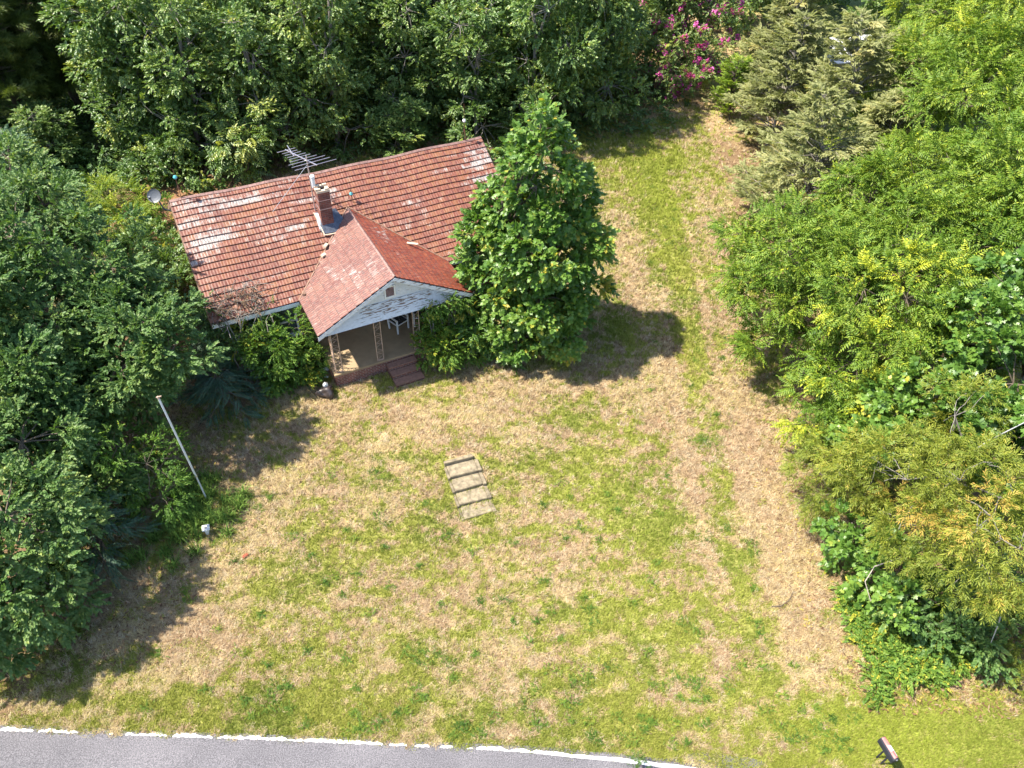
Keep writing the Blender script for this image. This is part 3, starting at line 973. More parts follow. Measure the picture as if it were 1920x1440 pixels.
# deck under the shingles
mb = MB()
for sgn in (-1, 1):
    e = SL
    N = 12
    for i in range(N):
        u0, u1 = LEN * i / N, LEN * (i + 1) / N
        P = lambda u, t, h: (u, sgn * (t * cs + h * sn), HR - t * sn + h * cs + sag(u) * (1 - .5 * t / SL))
        mb.poly([P(u0, 0, -.02), P(u1, 0, -.02), P(u1, e, -.02), P(u0, e, -.02)])
        mb.poly([P(u0, 0, -.10), P(u1, 0, -.10), P(u1, e, -.10), P(u0, e, -.10)])
        mb.poly([P(u0, e, -.02), P(u1, e, -.02), P(u1, e, -.10), P(u0, e, -.10)])
    for u in (0, LEN): mb.poly([P(u, 0, -.02), P(u, e, -.02), P(u, e, -.10), P(u, 0, -.10)])
mb.build('roof_deck', M['wood_brown'], house)
# ridge roll
mb = MB()
prev = None
for k in range(41):
    u = LEN * k / 40
    z = HR + sag(u) + .035
    if k < 40:
        u1 = LEN * (k + 1) / 40 - .008; z1 = HR + sag(u1) + .035
        for sgn in (-1, 1):
            mb.poly([(u, 0, z), (u1, 0, z1), (u1, sgn * .09, z1 - .05), (u, sgn * .09, z - .05)])
mb.build('ridge_cap', M['ridge_metal'], house)
# rake boards on the two main gables
for u in (-.03, LEN + .005):
    for sgn in (-1, 1):
        mb = MB(); mb.hexa([(u, 0, HR - .20), (u + .025, 0, HR - .20), (u + .025, sgn * DE, HE - .20), (u, sgn * DE, HE - .20), (u, 0, HR - .01), (u + .025, 0, HR - .01), (u + .025, sgn * DE, HE - .01), (u, sgn * DE, HE - .01)])
        mb.build('rake_board', M['wood_brown'], house)
for a0, a1, y0, y1 in ((0, PA - PW - .02, -DE - .025, -DE - .002), (PA + PW + .02, LEN, -DE - .025, -DE - .002), (0, LEN, DE + .002, DE + .025)):
    MB().box(a0, a1, y0, y1, HE - .20, HE - .035).build('fascia', M['white_paint'], house)
for y0, y1 in ((-DE + .02, -3.76), (3.76, DE - .02)): MB().box(.3, LEN - .3, y0, y1, HE - .16, HE - .13).build('soffit', M['white_paint'], house)

# walls with real openings in the front
def wall_open(mb, a0, a1, b, z0, z1, holes, th=.2):
    xs = sorted({a0, a1, *[h[0] for h in holes], *[h[1] for h in holes]})
    for i in range(len(xs) - 1):
        x0, x1 = xs[i], xs[i + 1]
        cuts = sorted([(h[2], h[3]) for h in holes if h[0] <= x0 + 1e-6 and h[1] >= x1 - 1e-6])
        z = z0
        for c0, c1 in cuts:
            if c0 > z: mb.box(x0, x1, -b, -b + th, z, c0)
            z = c1
        if z < z1: mb.box(x0, x1, -b, -b + th, z, z1)


WINS = [(1.25, 2.05, 1.15, 2.45), (2.13, 2.93, 1.15, 2.45), (6.9, 7.9, 1.3, 2.5), (9.5, 10.5, 1.15, 2.45)]
DOOR = (5.25, 6.2, .62, 2.62)
mb = MB()
wall_open(mb, .35, LEN - .35, 3.75, -.2, HE - .12, WINS + [DOOR])
mb.build('front_wall', M['brick'], house)
for q in ((.35, LEN - .35, 3.55, 3.75), (.35, .55, -3.54, 3.54), (LEN - .55, LEN - .35, -3.54, 3.54)): MB().box(*q, -.2, HE - .12).build('wall', M['brick'], house)
for u in (.36, LEN - .48):
    mb = MB()
    for i in range(14):
        z0, z1 = HE - .12 + i * .165, HE - .12 + (i + 1) * .165
        w = (HR - .15 - z0) / (HR - HE) * DE * .97
        w = min(w, 3.74)
        if w > .1: mb.hexa([(u - .02, -w, z0), (u + .14, -w, z0), (u + .14, w, z0), (u - .02, w, z0), (u, -w, z1), (u + .12, -w, z1), (u + .12, w, z1), (u, w, z1)])
    mb.build('gable_siding', M['white_paint'], house)
mb = MB(); mb.box(.56, LEN - .56, -3.5, 3.5, .02, .1); mb.build('interior_floor', M['dark'], house)
for (x0, x1, z0, z1) in WINS:
    mb = MB()
    b = 3.76
    t = .07
    for q in ((x0, x0 + t, z0, z1), (x1 - t, x1, z0, z1), (x0 + t, x1 - t, z0, z0 + t), (x0 + t, x1 - t, z1 - t, z1), (x0 + t, x1 - t, (z0 + z1) / 2 - .03, (z0 + z1) / 2 + .03)):
        mb.box(q[0], q[1], -b - .012, -b + .1, q[2], q[3])
    mb.box(x0 - .06, x1 + .06 if abs(x1 - 2.93) < .01 or x1 > 3 else x1 + .02, -b - .07, -b - .013, z0 - .06, z0 + .005)
    fr = mb.build('window', M['white_paint'], house)
    for p0, p1 in ((z0 + t, (z0 + z1) / 2 - .03), ((z0 + z1) / 2 + .03, z1 - t)): MB().box(x0 + t, x1 - t, -b + .05, -b + .06, p0, p1).build('pane', M['glass'], fr)
mb = MB()
mb.box(DOOR[0] + .002, DOOR[1] - .002, -3.66, -3.61, DOOR[2], DOOR[3] - .002)
for i in range(2):
    for j in range(3):
        x0 = DOOR[0] + .1 + i * .42; z0 = DOOR[2] + .12 + j * .64
        mb.box(x0, x0 + .32, -3.675, -3.662, z0, z0 + .5)
dr = mb.build('door', M['white_paint'], house, .006)
mb = MB(); mb.lathe([(0, 0), (.03, .01), (.035, .04), (.015, .06)], 10, (DOOR[0] + .08, -3.69, 1.55)); mb.build('handle', M['alu'], dr)

# porch: floor slab, brick base, steps
FR = 2 * PA - FL
mb = MB()
mb.box(FL - .03, FR + .03, -FB - .03, -3.76, FZ - .09, FZ)
pf = mb.build('porch_floor', M['concrete_floor'], house, .012)
mb = MB()
mb.box(FL, FR, -FB, -3.76, -.25, FZ - .092)
mb.build('porch_base', M['brick'], house)
mb = MB()
SA0, SA1 = 5.42, 6.55
for i, (b0, b1, z) in enumerate(((FB + .035, FB + .33, .44), (FB + .33, FB + .66, .30), (FB + .66, FB + 1.02, .15))):
    mb.box(SA0 + .02, SA1 - .02, -b1 + .03, -b0, -.2, z - .06)
mb.build('step_riser', M['brick'], house)
for i, (b0, b1, z) in enumerate(((FB + .035, FB + .33, .44), (FB + .33, FB + .66, .30), (FB + .66, FB + 1.02, .15))):
    mb = MB(); mb.box(SA0, SA1, -b1, -b0, z - .058, z); mb.build('step', M['steptread'], house, .012)
# small brick cheek beside the steps
# porch roof
PSL = math.hypot(PW, PH - HE); ps, pc = (PH - HE) / PSL, PW / PSL


def valley(t):
    x = min(1.0, t * pc / PW); b0 = DE * (HR - PH) / (HR - HE)
    return b0 + (DE - b0) * x


def psag(b): return -.02 * math.sin((b - 1.5) * 1.2)


def f_pl(u, t, h): return (PA - t * pc - h * ps, -u, PH - t * ps + h * pc + psag(u))
def f_pr(u, t, h): return (PA + t * pc + h * ps, -(PB + 1.5 - u), PH - t * ps + h * pc + psag(PB + 1.5 - u))


def wear_pl(u, t): return .16 * gb(u, t, 5.3, .9, .9, .7) + .12 * gb(u, t, 4.4, 1.5, .6, .4) + .10 * gb(u, t, 5.6, 2.6, .6, .5) - .05
def wear_pr(u, t): return .30 * gb(u, t, 4.6, .5, .8, .5) - .12


o = roof_courses('porch_roof', M['roof_left'], f_pl, PSL, .329, .5, lambda t: (valley(t) - .12, PB), wear_pl, .034, house)
o['label'] = 'left slope of the porch roof, pinkish with blackened silver patches'
o = roof_courses('porch_roof', M['roof_right'], f_pr, PSL, .2, .3, lambda t: (1.5, PB + 1.5 - valley(t) + .12), wear_pr, .026, house)
o['label'] = 'right slope of the porch roof, bright orange red with dark flakes'
mb = MB()
for sgn in (-1, 1):
    P = lambda b, t, h: (PA + sgn * (t * pc + h * ps), -b, PH - t * ps + h * pc)
    for h in (-.03, -.09): mb.poly([P(1.7, 0, h), P(PB - .01, 0, h), P(PB - .01, PSL - .02, h), P(DE - .2, PSL - .02, h)])
    mb.poly([P(PB - .01, 0, -.03), P(PB - .01, PSL - .02, -.03), P(PB - .01, PSL - .02, -.09), P(PB - .01, 0, -.09)])
    mb.poly([P(DE - .1, PSL - .02, -.03), P(PB - .01, PSL - .02, -.03), P(PB - .01, PSL - .02, -.09), P(DE - .1, PSL - .02, -.09)])
mb.build('porch_roof_deck', M['wood_brown'], house)
mb = MB()
N = 14
for i in range(N):
    b0, b1 = 1.62 + (PB - 1.62) * i / N, 1.62 + (PB - 1.62) * (i + 1) / N - .006
    for sgn in (-1, 1):
        mb.poly([(PA, -b0, PH + .04 + psag(b0)), (PA, -b1, PH + .04 + psag(b1)), (PA + sgn * .05, -b1, PH + psag(b1) + .005), (PA + sgn * .05, -b0, PH + psag(b0) + .005)])
mb.build('porch_ridge_cap', M['ridge_metal'], house)
# valley flashing, hip-like pale seam on both sides
mb = MB()
for sgn in (-1, 1):
    for i in range(10):
        t0, t1 = PSL * i / 10, PSL * (i + 1) / 10
        a = f_pl(valley(t0), t0, .028) if sgn < 0 else (2 * PA - f_pl(valley(t0), t0, .028)[0],) + f_pl(valley(t0), t0, .028)[1:]
        b = f_pl(valley(t1), t1, .028) if sgn < 0 else (2 * PA - f_pl(valley(t1), t1, .028)[0],) + f_pl(valley(t1), t1, .028)[1:]
        mb.bar(a, b, .045, .03)
mb.build('valley_flashing', M['wood_brown'], house)
# porch gable: rake boards, siding wall, peeling skirt, beam, vent
GB = 5.98
for sgn in (-1, 1):
    mb = MB(); mb.hexa([(PA, -PB - .012, PH - .19), (PA + sgn * PW, -PB - .012, HE - .19), (PA + sgn * PW, -PB + .012, HE - .19), (PA, -PB + .012, PH - .19),
             (PA, -PB - .012, PH - .03), (PA + sgn * PW, -PB - .012, HE - .03), (PA + sgn * PW, -PB + .012, HE - .03), (PA, -PB + .012, PH - .03)])
    o = mb.build('porch_rake_board', M['peel'], house)
    a = o.data.attributes.new('wear', 'FLOAT', 'POINT'); a.data.foreach_set('value', np.full(len(o.data.vertices), .02 if sgn > 0 else -.03, dtype=np.float32))
mb = MB()
zb = 3.22
for i in range(12):
    z0, z1 = zb + i * .11, zb + (i + 1) * .11
    w0 = (PH - .08 - z0) / (PH - HE) * PW
    w1 = max(.02, (PH - .08 - z1) / (PH - HE) * PW)
    if w0 < .08: break
    mb.hexa([(PA - w0, -GB - .022, z0), (PA + w0, -GB - .022, z0), (PA + w0, -GB + .04, z0), (PA - w0, -GB + .04, z0), (PA - w1, -GB - .004, z1), (PA + w1, -GB - .004, z1), (PA + w1, -GB + .04, z1), (PA - w1, -GB + .04, z1)])
o = mb.build('gable_siding', M['peel'], house)
a = o.data.attributes.new('wear', 'FLOAT', 'POINT'); a.data.foreach_set('value', np.full(len(o.data.vertices), -.06, dtype=np.float32))
mb = MB(); ws = []
NX, NZ = 40, 5
zt, zl, bt, bl = 3.30, 2.74, GB + .03, GB + .32
def skw(z): return (PH - .10 - z) / (PH - HE) * PW
for i in range(NX):
    for j in range(NZ):
        q = []
        for (ii, jj) in ((i, j), (i + 1, j), (i + 1, j + 1), (i, j + 1)):
            z = zl + (zt - zl) * jj / NZ; b = bl + (bt - bl) * jj / NZ
            x = PA + min(skw(z), PW - .12) * (2 * ii / NX - 1)
            q.append((x, -b, z))
        mb.poly(q, [(p[0], p[2] * 1.6) for p in q])
        for p in q: ws.append(.07 * math.exp(-((p[0] - PA + .2) / 1.5) ** 2) * (1 if p[2] > zl + .12 else -.5) - .09 * (abs(p[0] - PA) > 1.9) - (.10 if p[0] < PA - 1.3 else 0))
for i in range(NX):
    x0, x1 = PA + (PW - .12) * (2 * i / NX - 1), PA + (PW - .12) * (2 * (i + 1) / NX - 1)
    mb.poly([(x0, -bl, zl), (x1, -bl, zl), (x1, -GB + .05, zl), (x0, -GB + .05, zl)]); ws += [-.2] * 4
o = mb.build('gable_skirt', M['peel'], house); o['label'] = 'white painted board below the porch gable, paint peeling in brown flakes'
a = o.data.attributes.new('wear', 'FLOAT', 'POINT'); a.data.foreach_set('value', np.array(ws, dtype=np.float32))
mb = MB()
mb.box(FL + .0, FR - .0, -GB - .08, -GB + .10, 2.60, zl - .004)
mb.box(FL, FL + .16, -GB + .102, -3.76, 2.60, zl - .004); mb.box(FR - .16, FR, -GB + .102, -3.76, 2.60, zl - .004)
mb.build('porch_beam', M['white_paint'], house)
mb = MB(); mb.box(FL - .3, FR + .3, -GB + .11, -3.77, zl, zl + .03); mb.build('porch_ceiling', M['ceiling'], house)
mb = MB()
VX, VZ = PA - .1, 3.66
for q in ((VX - .2, VX - .15, VZ - .24, VZ + .24), (VX + .15, VX + .2, VZ - .24, VZ + .24), (VX - .15, VX + .15, VZ + .19, VZ + .24), (VX - .15, VX + .15, VZ - .24, VZ - .19)):
    mb.box(q[0], q[1], -GB - .06, -GB - .023, q[2], q[3])
vf = mb.build('attic_vent', M['white_paint'], house)
mb = MB()
for i in range(6):
    z = VZ - .18 + i * .063
    mb.hexa([(VX - .15, -GB - .05, z), (VX + .15, -GB - .05, z), (VX + .15, -GB - .026, z + .03), (VX - .15, -GB - .026, z + .03), (VX - .15, -GB - .05, z + .012), (VX + .15, -GB - .05, z + .012), (VX + .15, -GB - .026, z + .042), (VX - .15, -GB - .026, z + .042)])
mb.build('slats', M['ridge_metal'], vf)


# wrought-iron porch posts
def iron_panel(mb, p0, d, w, z0, z1):
    p0 = Vector((p0[0], p0[1], 0)); d = Vector((d[0], d[1], 0))
    P = lambda s, z: p0 + d * s + Vector((0, 0, z))
    for s in (0, w): mb.bar(P(s, z0), P(s, z1), .028)
    n = 5
    hz = (z1 - z0 - .1) / n
    for i in range(n):
        zc = z0 + .05 + hz * (i + .5)
        a = 1 if i % 2 else -1
        # scroll: an S drawn between the bars
        pts = []
        for k in range(19):
            f = k / 18
            pts.append(P(w / 2 + a * (w / 2 - .02) * math.cos(f * 2 * math.pi), zc - hz / 2 + hz * f) if True else 0)
        mb.tube([pts[i_] for i_ in range(0, 19)], .009, 5)
        mb.bar(P(.014, zc - hz / 2), P(w - .014, zc - hz / 2), .012)
    mb.bar(P(0, z0 + .015), P(w, z0 + .015), .03); mb.bar(P(0, z1 - .015), P(w, z1 - .015), .03)


for k, (a, two) in enumerate(((FL + .08, 1), (5.14, 0), (6.62, 0), (FR - .32, 1))):
    mb = MB()
    iron_panel(mb, (a, -5.9), (1, 0), .24, FZ, 2.6)
    if two: iron_panel(mb, (a + (0 if k == 0 else .24), -5.86), (0, 1), .24, FZ, 2.6)
    o = mb.build('porch_post', M['rust'], house)
# chimney
CA0, CA1, CB0, CB1 = 4.78, 5.22, 1.58, 2.03
mb = MB(); mb.box(CA0, CA1, -CB1, -CB0, 3.4, 5.62)
ch = mb.build('chimney', M['brick_dark'], house)
mb = MB()
for q in ((CA0 - .02, CA1 + .02, CB1 - .1, CB1 + .02), (CA0 - .02, CA1 + .02, CB0 - .02, CB0 + .1)):
    mb.box(q[0], q[1], -q[3], -q[2], 5.622, 5.70)
for q in ((CA0 - .02, CA0 + .1), (CA1 - .1, CA1 + .02)): mb.box(q[0], q[1], -CB1 + .101, -CB0 - .101, 5.622, 5.70)
for i in range(7):
    x = CA0 + .03 + hrng.rand() * .4; y = -CB1 + (.03 if i % 2 else .32) + hrng.rand() * .04
    mb.box(x - .09, x + .06, y - .04, y + .04, 5.702, 5.75 + .03 * hrng.rand())
mb.build('chimney_cap', M['brickbit'], ch)
mb = MB(); mb.box(CA0 + .1, CA1 - .1, -CB1 + .1, -CB0 - .1, 5.60, 5.635); mb.build('flue', M['dark'], ch)
mb = MB(); mb.lathe([(.0, .0), (.07, .0), (.07, .36), (.085, .37), (.085, .43), (.06, .46), (0, .47)], 14, (CA0 + .0, -CB0 - .06, 5.70))
mb.build('vent_pipe', M['white_paint'], ch)
for z in (4.95, 5.3):
    mb = MB()
    mb.box(CA0 - .008, CA1 + .008, -CB1 - .008, -CB1 - .001, z, z + .02); mb.box(CA1 + .001, CA1 + .008, -CB1, -CB0, z, z + .02); mb.box(CA0 - .008, CA0 - .001, -CB1, -CB0, z, z + .02)
    mb.build('strap', M['alu'], ch)
# lead flashing round the chimney foot
mb = MB()
def rz(b): return HR - (HR - HE) / DE * b + .04
pts = [(CA0 - .12, CB0 - .1), (CA1 + .25, CB0 - .1), (CA1 + .42, CB1 - .1), (CA1 + .1, CB1 + .28), (CA0 - .02, CB1 + .24), (CA0 - .14, CB1 + .1)]
inn = [(CA0, CB0), (CA1, CB0), (CA1, (CB0 + CB1) / 2), (CA1, CB1), (CA0, CB1), (CA0, (CB0 + CB1) / 2)]
for i in range(6):
    j = (i + 1) % 6
    mb.poly([(pts[i][0], -pts[i][1], rz(pts[i][1])), (pts[j][0], -pts[j][1], rz(pts[j][1])), (inn[j][0], -inn[j][1], rz(inn[j][1]) + .08), (inn[i][0], -inn[i][1], rz(inn[i][1]) + .08)])
mb.build('chimney_flashing', M['lead'], house)
mb = MB(); mb.bar((CA0 - .13, -CB0 + .1, rz(CB0 - .1) + .02), (CA0 - .05, -CB1 - .3, rz(CB1 + .3) + .02), .035, .02)
mb.build('roof_cement', M['brickbit'], house); mb = MB(); mb.bar((CA0 - .05, -CB1 - .3, rz(CB1 + .3) + .02), (CA1 + .05, -CB1 - .33, rz(CB1 + .33) + .02), .04, .02)
mb.build('roof_cement', M['brickbit'], house)


# things standing on or lying on the roof -----------------------------------
def lightning_rod(a, b, z, h, ballz, ballmat, label):
    r = empty('lightning_rod', hw(a, b, z - .02), HYAW, label, 'lightning rod', 'lightning rods on the roof')
    mb = MB(); mb.tube([(0, 0, 0), (0, 0, h)], [.014, .008], 6)
    for k in range(3): mb.tube([(.16 * math.cos(2.1 * k + .5), .16 * math.sin(2.1 * k + .5), .0), (0, 0, .5)], .008, 5)
    mb.build('rod', M['rod'], r)
    mb = MB(); mb.lathe([(0, -.075), (.05, -.055), (.075, 0), (.05, .055), (0, .075)], 14, (0, 0, ballz)); mb.build('ball', ballmat, r)
    return r


lightning_rod(11.5, 0, HR + .04, 1.5, .82, M['whiteball'], 'lightning rod with a white glass ball near the right end of the ridge')
lightning_rod(.42, 0, HR + .05, 1.1, .80, M['glassball'], 'lightning rod with a teal glass ball at the left end of the ridge')
lightning_rod(PA + .25, 1.35, 4.66, .75, .30, M['glassball'], 'short lightning rod with a teal ball behind the porch ridge')
# television aerial
an = empty('tv_antenna', hw(4.75, 1.35, 4.55), HYAW, 'aluminium television aerial on a mast behind the chimney', 'antenna')
mb = MB(); mb.tube([(0, 0, 0), (0, 0, 2.25)], .022, 8); mb.build('mast', M['alu'], an)
bdir = Vector((-.42, .62, .12)).normalized()
mb = MB(); c0 = Vector((.26, -.30, 1.95))
mb.bar(c0, c0 + bdir * 1.4, .03); mb.bar(c0 + bdir * .9 + Vector((-.1, -.02, .0)), c0 + bdir * 1.4 + Vector((.1, .05, .12)), .022)
mb.build('boom', M['alu'], an)
for s, hl in ((.05, .78), (.26, .72), (.44, .68), (.6, .5), (.76, .4), (.9, .34), (1.06, .3), (1.2, .28), (1.36, .34)):
    mb = MB(); c = c0 + bdir * s; e = Vector((1, .10, .02)).normalized() * hl
    mb.tube([c - e, c + e], .011, 5); mb.build('element', M['alu'], an)
mb = MB(); mb.tube([(0, 0, 1.9), (-1.55, -.15, .45)], .008, 5); mb.build('stay_wire', M['alu'], an)
# satellite dish
ds = empty('satellite_dish', hw(-.25, -.1, 4.6), HYAW, 'small grey satellite dish at the left gable end of the roof', 'satellite dish')
mb = MB(); mb.tube([(.25, .1, .3), (.0, .1, .45), (-.12, .1, 1.0)], .028, 8); mb.build('arm', M['dish'], ds)
mb = MB(); q = Vector((-.35, -.75, .55)).normalized().to_track_quat('Z', 'Y')
prof = [(.0, 0), (.09, .005), (.18, .024), (.24, .052)]
m2 = MB()
m2.lathe(prof, 20); m2.lathe([(r, z - .02) for r, z in prof][::-1], 20)
m2.v = [tuple(q @ Vector(p) + Vector((-.16, .02, 1.05))) for p in m2.v]
m2.build('reflector', M['dish'], ds)
m2 = MB(); m2.bar(q @ Vector((0, -.3, .05)) + Vector((-.16, .02, 1.05)), q @ Vector((0, -.1, .42)) + Vector((-.16, .02, 1.05)), .02)
m2.bar(q @ Vector((0, -.12, .38)) + Vector((-.16, .02, 1.05)), q @ Vector((0, -.06, .46)) + Vector((-.16, .02, 1.05)), .06); m2.build('receiver', M['dish'], ds)


def loose_block(name, a, b, z, sx, sy, sz, rz_, label, mt='brickbit', tilt=.3):
    mb = MB(); mb.box(-sx / 2, sx / 2, -sy / 2, sy / 2, -sz / 2, sz / 2)
    o = mb.build(name, M[mt], None, .01)
    o.location = hw(a, b, z); o.rotation_euler = (tilt, .1, HYAW + rz_)
    return tag(o, label, 'brick', 'loose pieces lying on the roof')


loose_block('mortar_block', 4.62, 2.72, rz(2.72) + .06, .24, .12, .09, .9, 'pale mortar block in the porch valley, nearest the chimney')
loose_block('mortar_block', 4.42, 3.02, rz(3.02) + .06, .20, .13, .10, .5, 'pale mortar block in the porch valley, lower of the two together')
loose_block('mortar_block', 3.30, 4.08, rz(4.08) + .05, .26, .11, .08, 1.1, 'dark edged block at the foot of the porch valley by the eave', 'wood_brown')
loose_block('mortar_block', PA + 1.72, 3.62, 3.69, .42, .09, .05, -.5, 'long pale stick of wood lying on the right porch slope', 'brickbit', .2)
# ------------------------------------------------------------------ plants
def G(x, y): return (x, y, float(gz(np.array([x]), np.array([y]))[0]))


def grow(name, label, cat, base, lobes, kind, lm, seed, **kw):
    """lobes: (px, py, z, rx[, ry, rz]) where the crown shows in the photograph's plan"""
    lb = [PL(*(list(l[:3]) + list(l[3:])), o=base) for l in lobes]
    return make_tree(name, label, cat, G(*base), lb, kind, lm, np.random.RandomState(seed), **kw)


# the tulip tree beside the porch
mx, my = .55, 23.3
lob = [(0, 0, 8.6, .45, .45, .9), (.1, .1, 7.4, .95, .95, 1.0), (0, -.45, 6.9, .75, .7, .8), (.05, -.2, 8.1, .55, .55, .7), (-.5, 0, 6.2, 1.1, 1.1, 1.0), (.7, .2, 6.1, 1.2, 1.1, 1.0), (-.9, .1, 4.7, 1.35, 1.3, 1.05), (1.15, 0, 4.6, 1.4, 1.4, 1.1), (0, -.8, 4.6, 1.3, 1.2, 1.1),
       (-1.4, -.3, 3.1, 1.05, 1.2, 1.1), (1.55, -.1, 3.0, 1.15, 1.2, 1.1), (.3, -1.3, 2.8, 1.3, 1.1, 1.0), (0, .9, 3.4, 1.4, 1.2, 1.2), (-1.2, -.9, 1.6, 1.0, .9, .8), (.9, -1.0, 1.5, 1.1, .9, .8), (-.3, -1.2, 1.0, .9, .7, .6)]
make_tree('tulip_tree', 'cone shaped broadleaf tree hiding the right part of the house front', 'tree', G(mx, my), lob, 'tulip', 'leaf_tulip', np.random.RandomState(5),
          dens=2.5, rc=.36, k=21, size=.9, trunk_r=.13, gap=.12, yellow=.003, rough=.25, twigs=2, tint0=.48)

# left edge of the yard
grow('broadleaf_tree', 'large round dark green tree at the left of the yard, beside the house', 'tree', (-14.2, 19.3),
  [(150, 490, 5.4, 1.6), (80, 590, 4.6, 1.7), (255, 620, 4.3, 1.2), (225, 690, 3.6, 1.2), (30, 440, 6.0, 1.6), (85, 385, 6.0, 1.0), (320, 660, 4.0, .75), (120, 740, 2.2, 1.2), (-60, 560, 5.5, 1.8), (215, 545, 4.0, 1.1), (160, 640, 3.5, 1.4), (270, 560, 4.4, .75), (50, 700, 4.0, 1.5), (150, 790, 2.2, 1.0), (330, 600, 3.9, .6), (250, 740, 2.2, .9), (-20, 760, 3.6, 1.2), (20, 330, 6.2, 1.1)],
  'oval', 'leaf_dark', 31, dens=2.1, rc=.52, k=30, size=.98, trunk_r=.24, yellow=.015, tint0=.5, rough=.32, gap=.10)
grow('broadleaf_tree', 'dark green spreading tree in the lower left corner above the road', 'tree', (-13.4, 11.6),
  [(40, 830, 3.6, 1.2), (10, 970, 3.6, 1.2), (40, 1080, 2.5, 1.0), (110, 930, 2.2, 1.0), (-90, 1090, 3.0, 1.3), (140, 1030, 1.4, .8), (-40, 1170, 1.3, .7), (110, 830, 2.6, .9), (-30, 880, 3.4, 1.3), (70, 1000, 2.6, 1.1), (-10, 1190, 1.0, .7), (90, 1110, 1.2, .8), (180, 920, 1.6, .8), (60, 740, 3.2, 1.0)],
  'oval', 'leaf_dark', 32, dens=2.2, rc=.46, k=28, trunk_r=.2, yellow=.02, tint0=.5, rough=.32, gap=.10, size=.95)
grow('flowering_shrub', 'lighter green drooping shrub behind the leaning white pole', 'shrub', (-11.7, 14.7),
  [(215, 830, 2.6, .75), (275, 870, 2.1, .75), (215, 900, 1.8, .7), (300, 930, 1.2, .6), (180, 850, 2.4, .5), (320, 850, 1.7, .5)],
  'bush', 'leaf_bush', 33, dens=2.8, rc=.36, k=18, trunk_r=.05, stems=4, yellow=.08, tint0=.42, rough=.3, gap=.2, size=.85, droop=.5)
make_conifer('hemlock', 'blue green conifer rising behind the large round tree at the left edge', 'tree', G(-18.3, 24.9), 7.2, 2.6, 'conifer', 'leaf_conifer', np.random.RandomState(41), nb=70, per=16, rise=.1, tint0=.55)
make_conifer('hemlock', 'dark conifer with drooping boughs between the round tree and the house', 'tree', G(-10.6, 20.6), 3.0, 1.9, 'conifer', 'leaf_conifer', np.random.RandomState(42), nb=46, per=15, rise=-.02, tint0=.45, trunk_r=.06)
make_conifer('hemlock', 'low dark conifer under the edge of the round tree, nearest the yard', 'tree', G(-10.2, 18.9), 1.9, 1.4, 'conifer', 'leaf_conifer', np.random.RandomState(43), nb=30, per=14, rise=-.05, tint0=.35, trunk_r=.05)
make_conifer('hemlock', 'small blue green conifer low among the leaves of the lower left tree', 'tree', G(-11.9, 12.6), 2.4, 1.5, 'conifer', 'leaf_conifer', np.random.RandomState(44), nb=34, per=14, rise=-.05, tint0=.42, trunk_r=.05)
grow('shrub', 'overgrown bush with yellow tipped leaves left of the porch', 'shrub', (-8.3, 21.0),
  [(540, 630, 1.7, .75), (505, 650, 1.6, .8), (568, 672, .9, .5), (535, 690, .8, .65), (560, 705, .5, .38), (470, 620, 1.9, .7), (530, 660, 1.0, .7)],
  'bush', 'leaf_bush', 45, dens=3.4, rc=.34, k=24, trunk_r=.04, stems=5, yellow=.05, tint0=.48, rough=.35, gap=.10, size=1.0, zmin=.1)
grow('ailanthus', 'yellow green sapling with feathered leaves touching the left porch corner', 'shrub', (-7.25, 20.9), [(596, 668, .8, .3), (585, 660, .6, .3), (575, 655, 1.0, .3)], 'walnut', 'leaf_bush', 145, dens=5, rc=.22, k=7, stems=3, trunk_r=.02, size=.62, tint0=.65, yellow=.12)
grow('shrub', 'dark bush reaching the eave left of the front window', 'shrub', (-10.3, 21.6),
  [(430, 600, 2.3, .85), (400, 640, 1.9, .9), (450, 640, 1.6, .8), (485, 600, 2.2, .65), (400, 585, 2.6, .7)],
  'bush', 'leaf_dark', 46, dens=2.8, rc=.36, k=17, trunk_r=.04, stems=4, tint0=.5, rough=.3, gap=.15, size=.95, zmin=.1)
grow('shrub', 'bright green bush growing beside the porch steps', 'shrub', (-2.9, 21.6),
  [(828, 622, 1.3, .62), (812, 655, .8, .45), (860, 610, 1.25, .6), (832, 678, .4, .4), (880, 640, .8, .6), (835, 650, 1.0, .6)],
  'bush', 'leaf_bush', 47, dens=4.0, rc=.30, k=18, trunk_r=.03, stems=5, yellow=.05, tint0=.58, rough=.3, gap=.08, size=1.0, zmin=.08)
grow('shrub', 'darker bush between the porch and the cone shaped tree', 'shrub', (-1.6, 22.6),
  [(900, 600, 1.5, .7), (930, 625, 1.0, .7), (885, 570, 2.0, .55), (950, 650, .6, .6)],
  'bush', 'leaf_tulip', 48, dens=2.8, rc=.34, k=17, trunk_r=.03, stems=4, tint0=.4, rough=.3, gap=.12, size=1.0, zmin=.08)
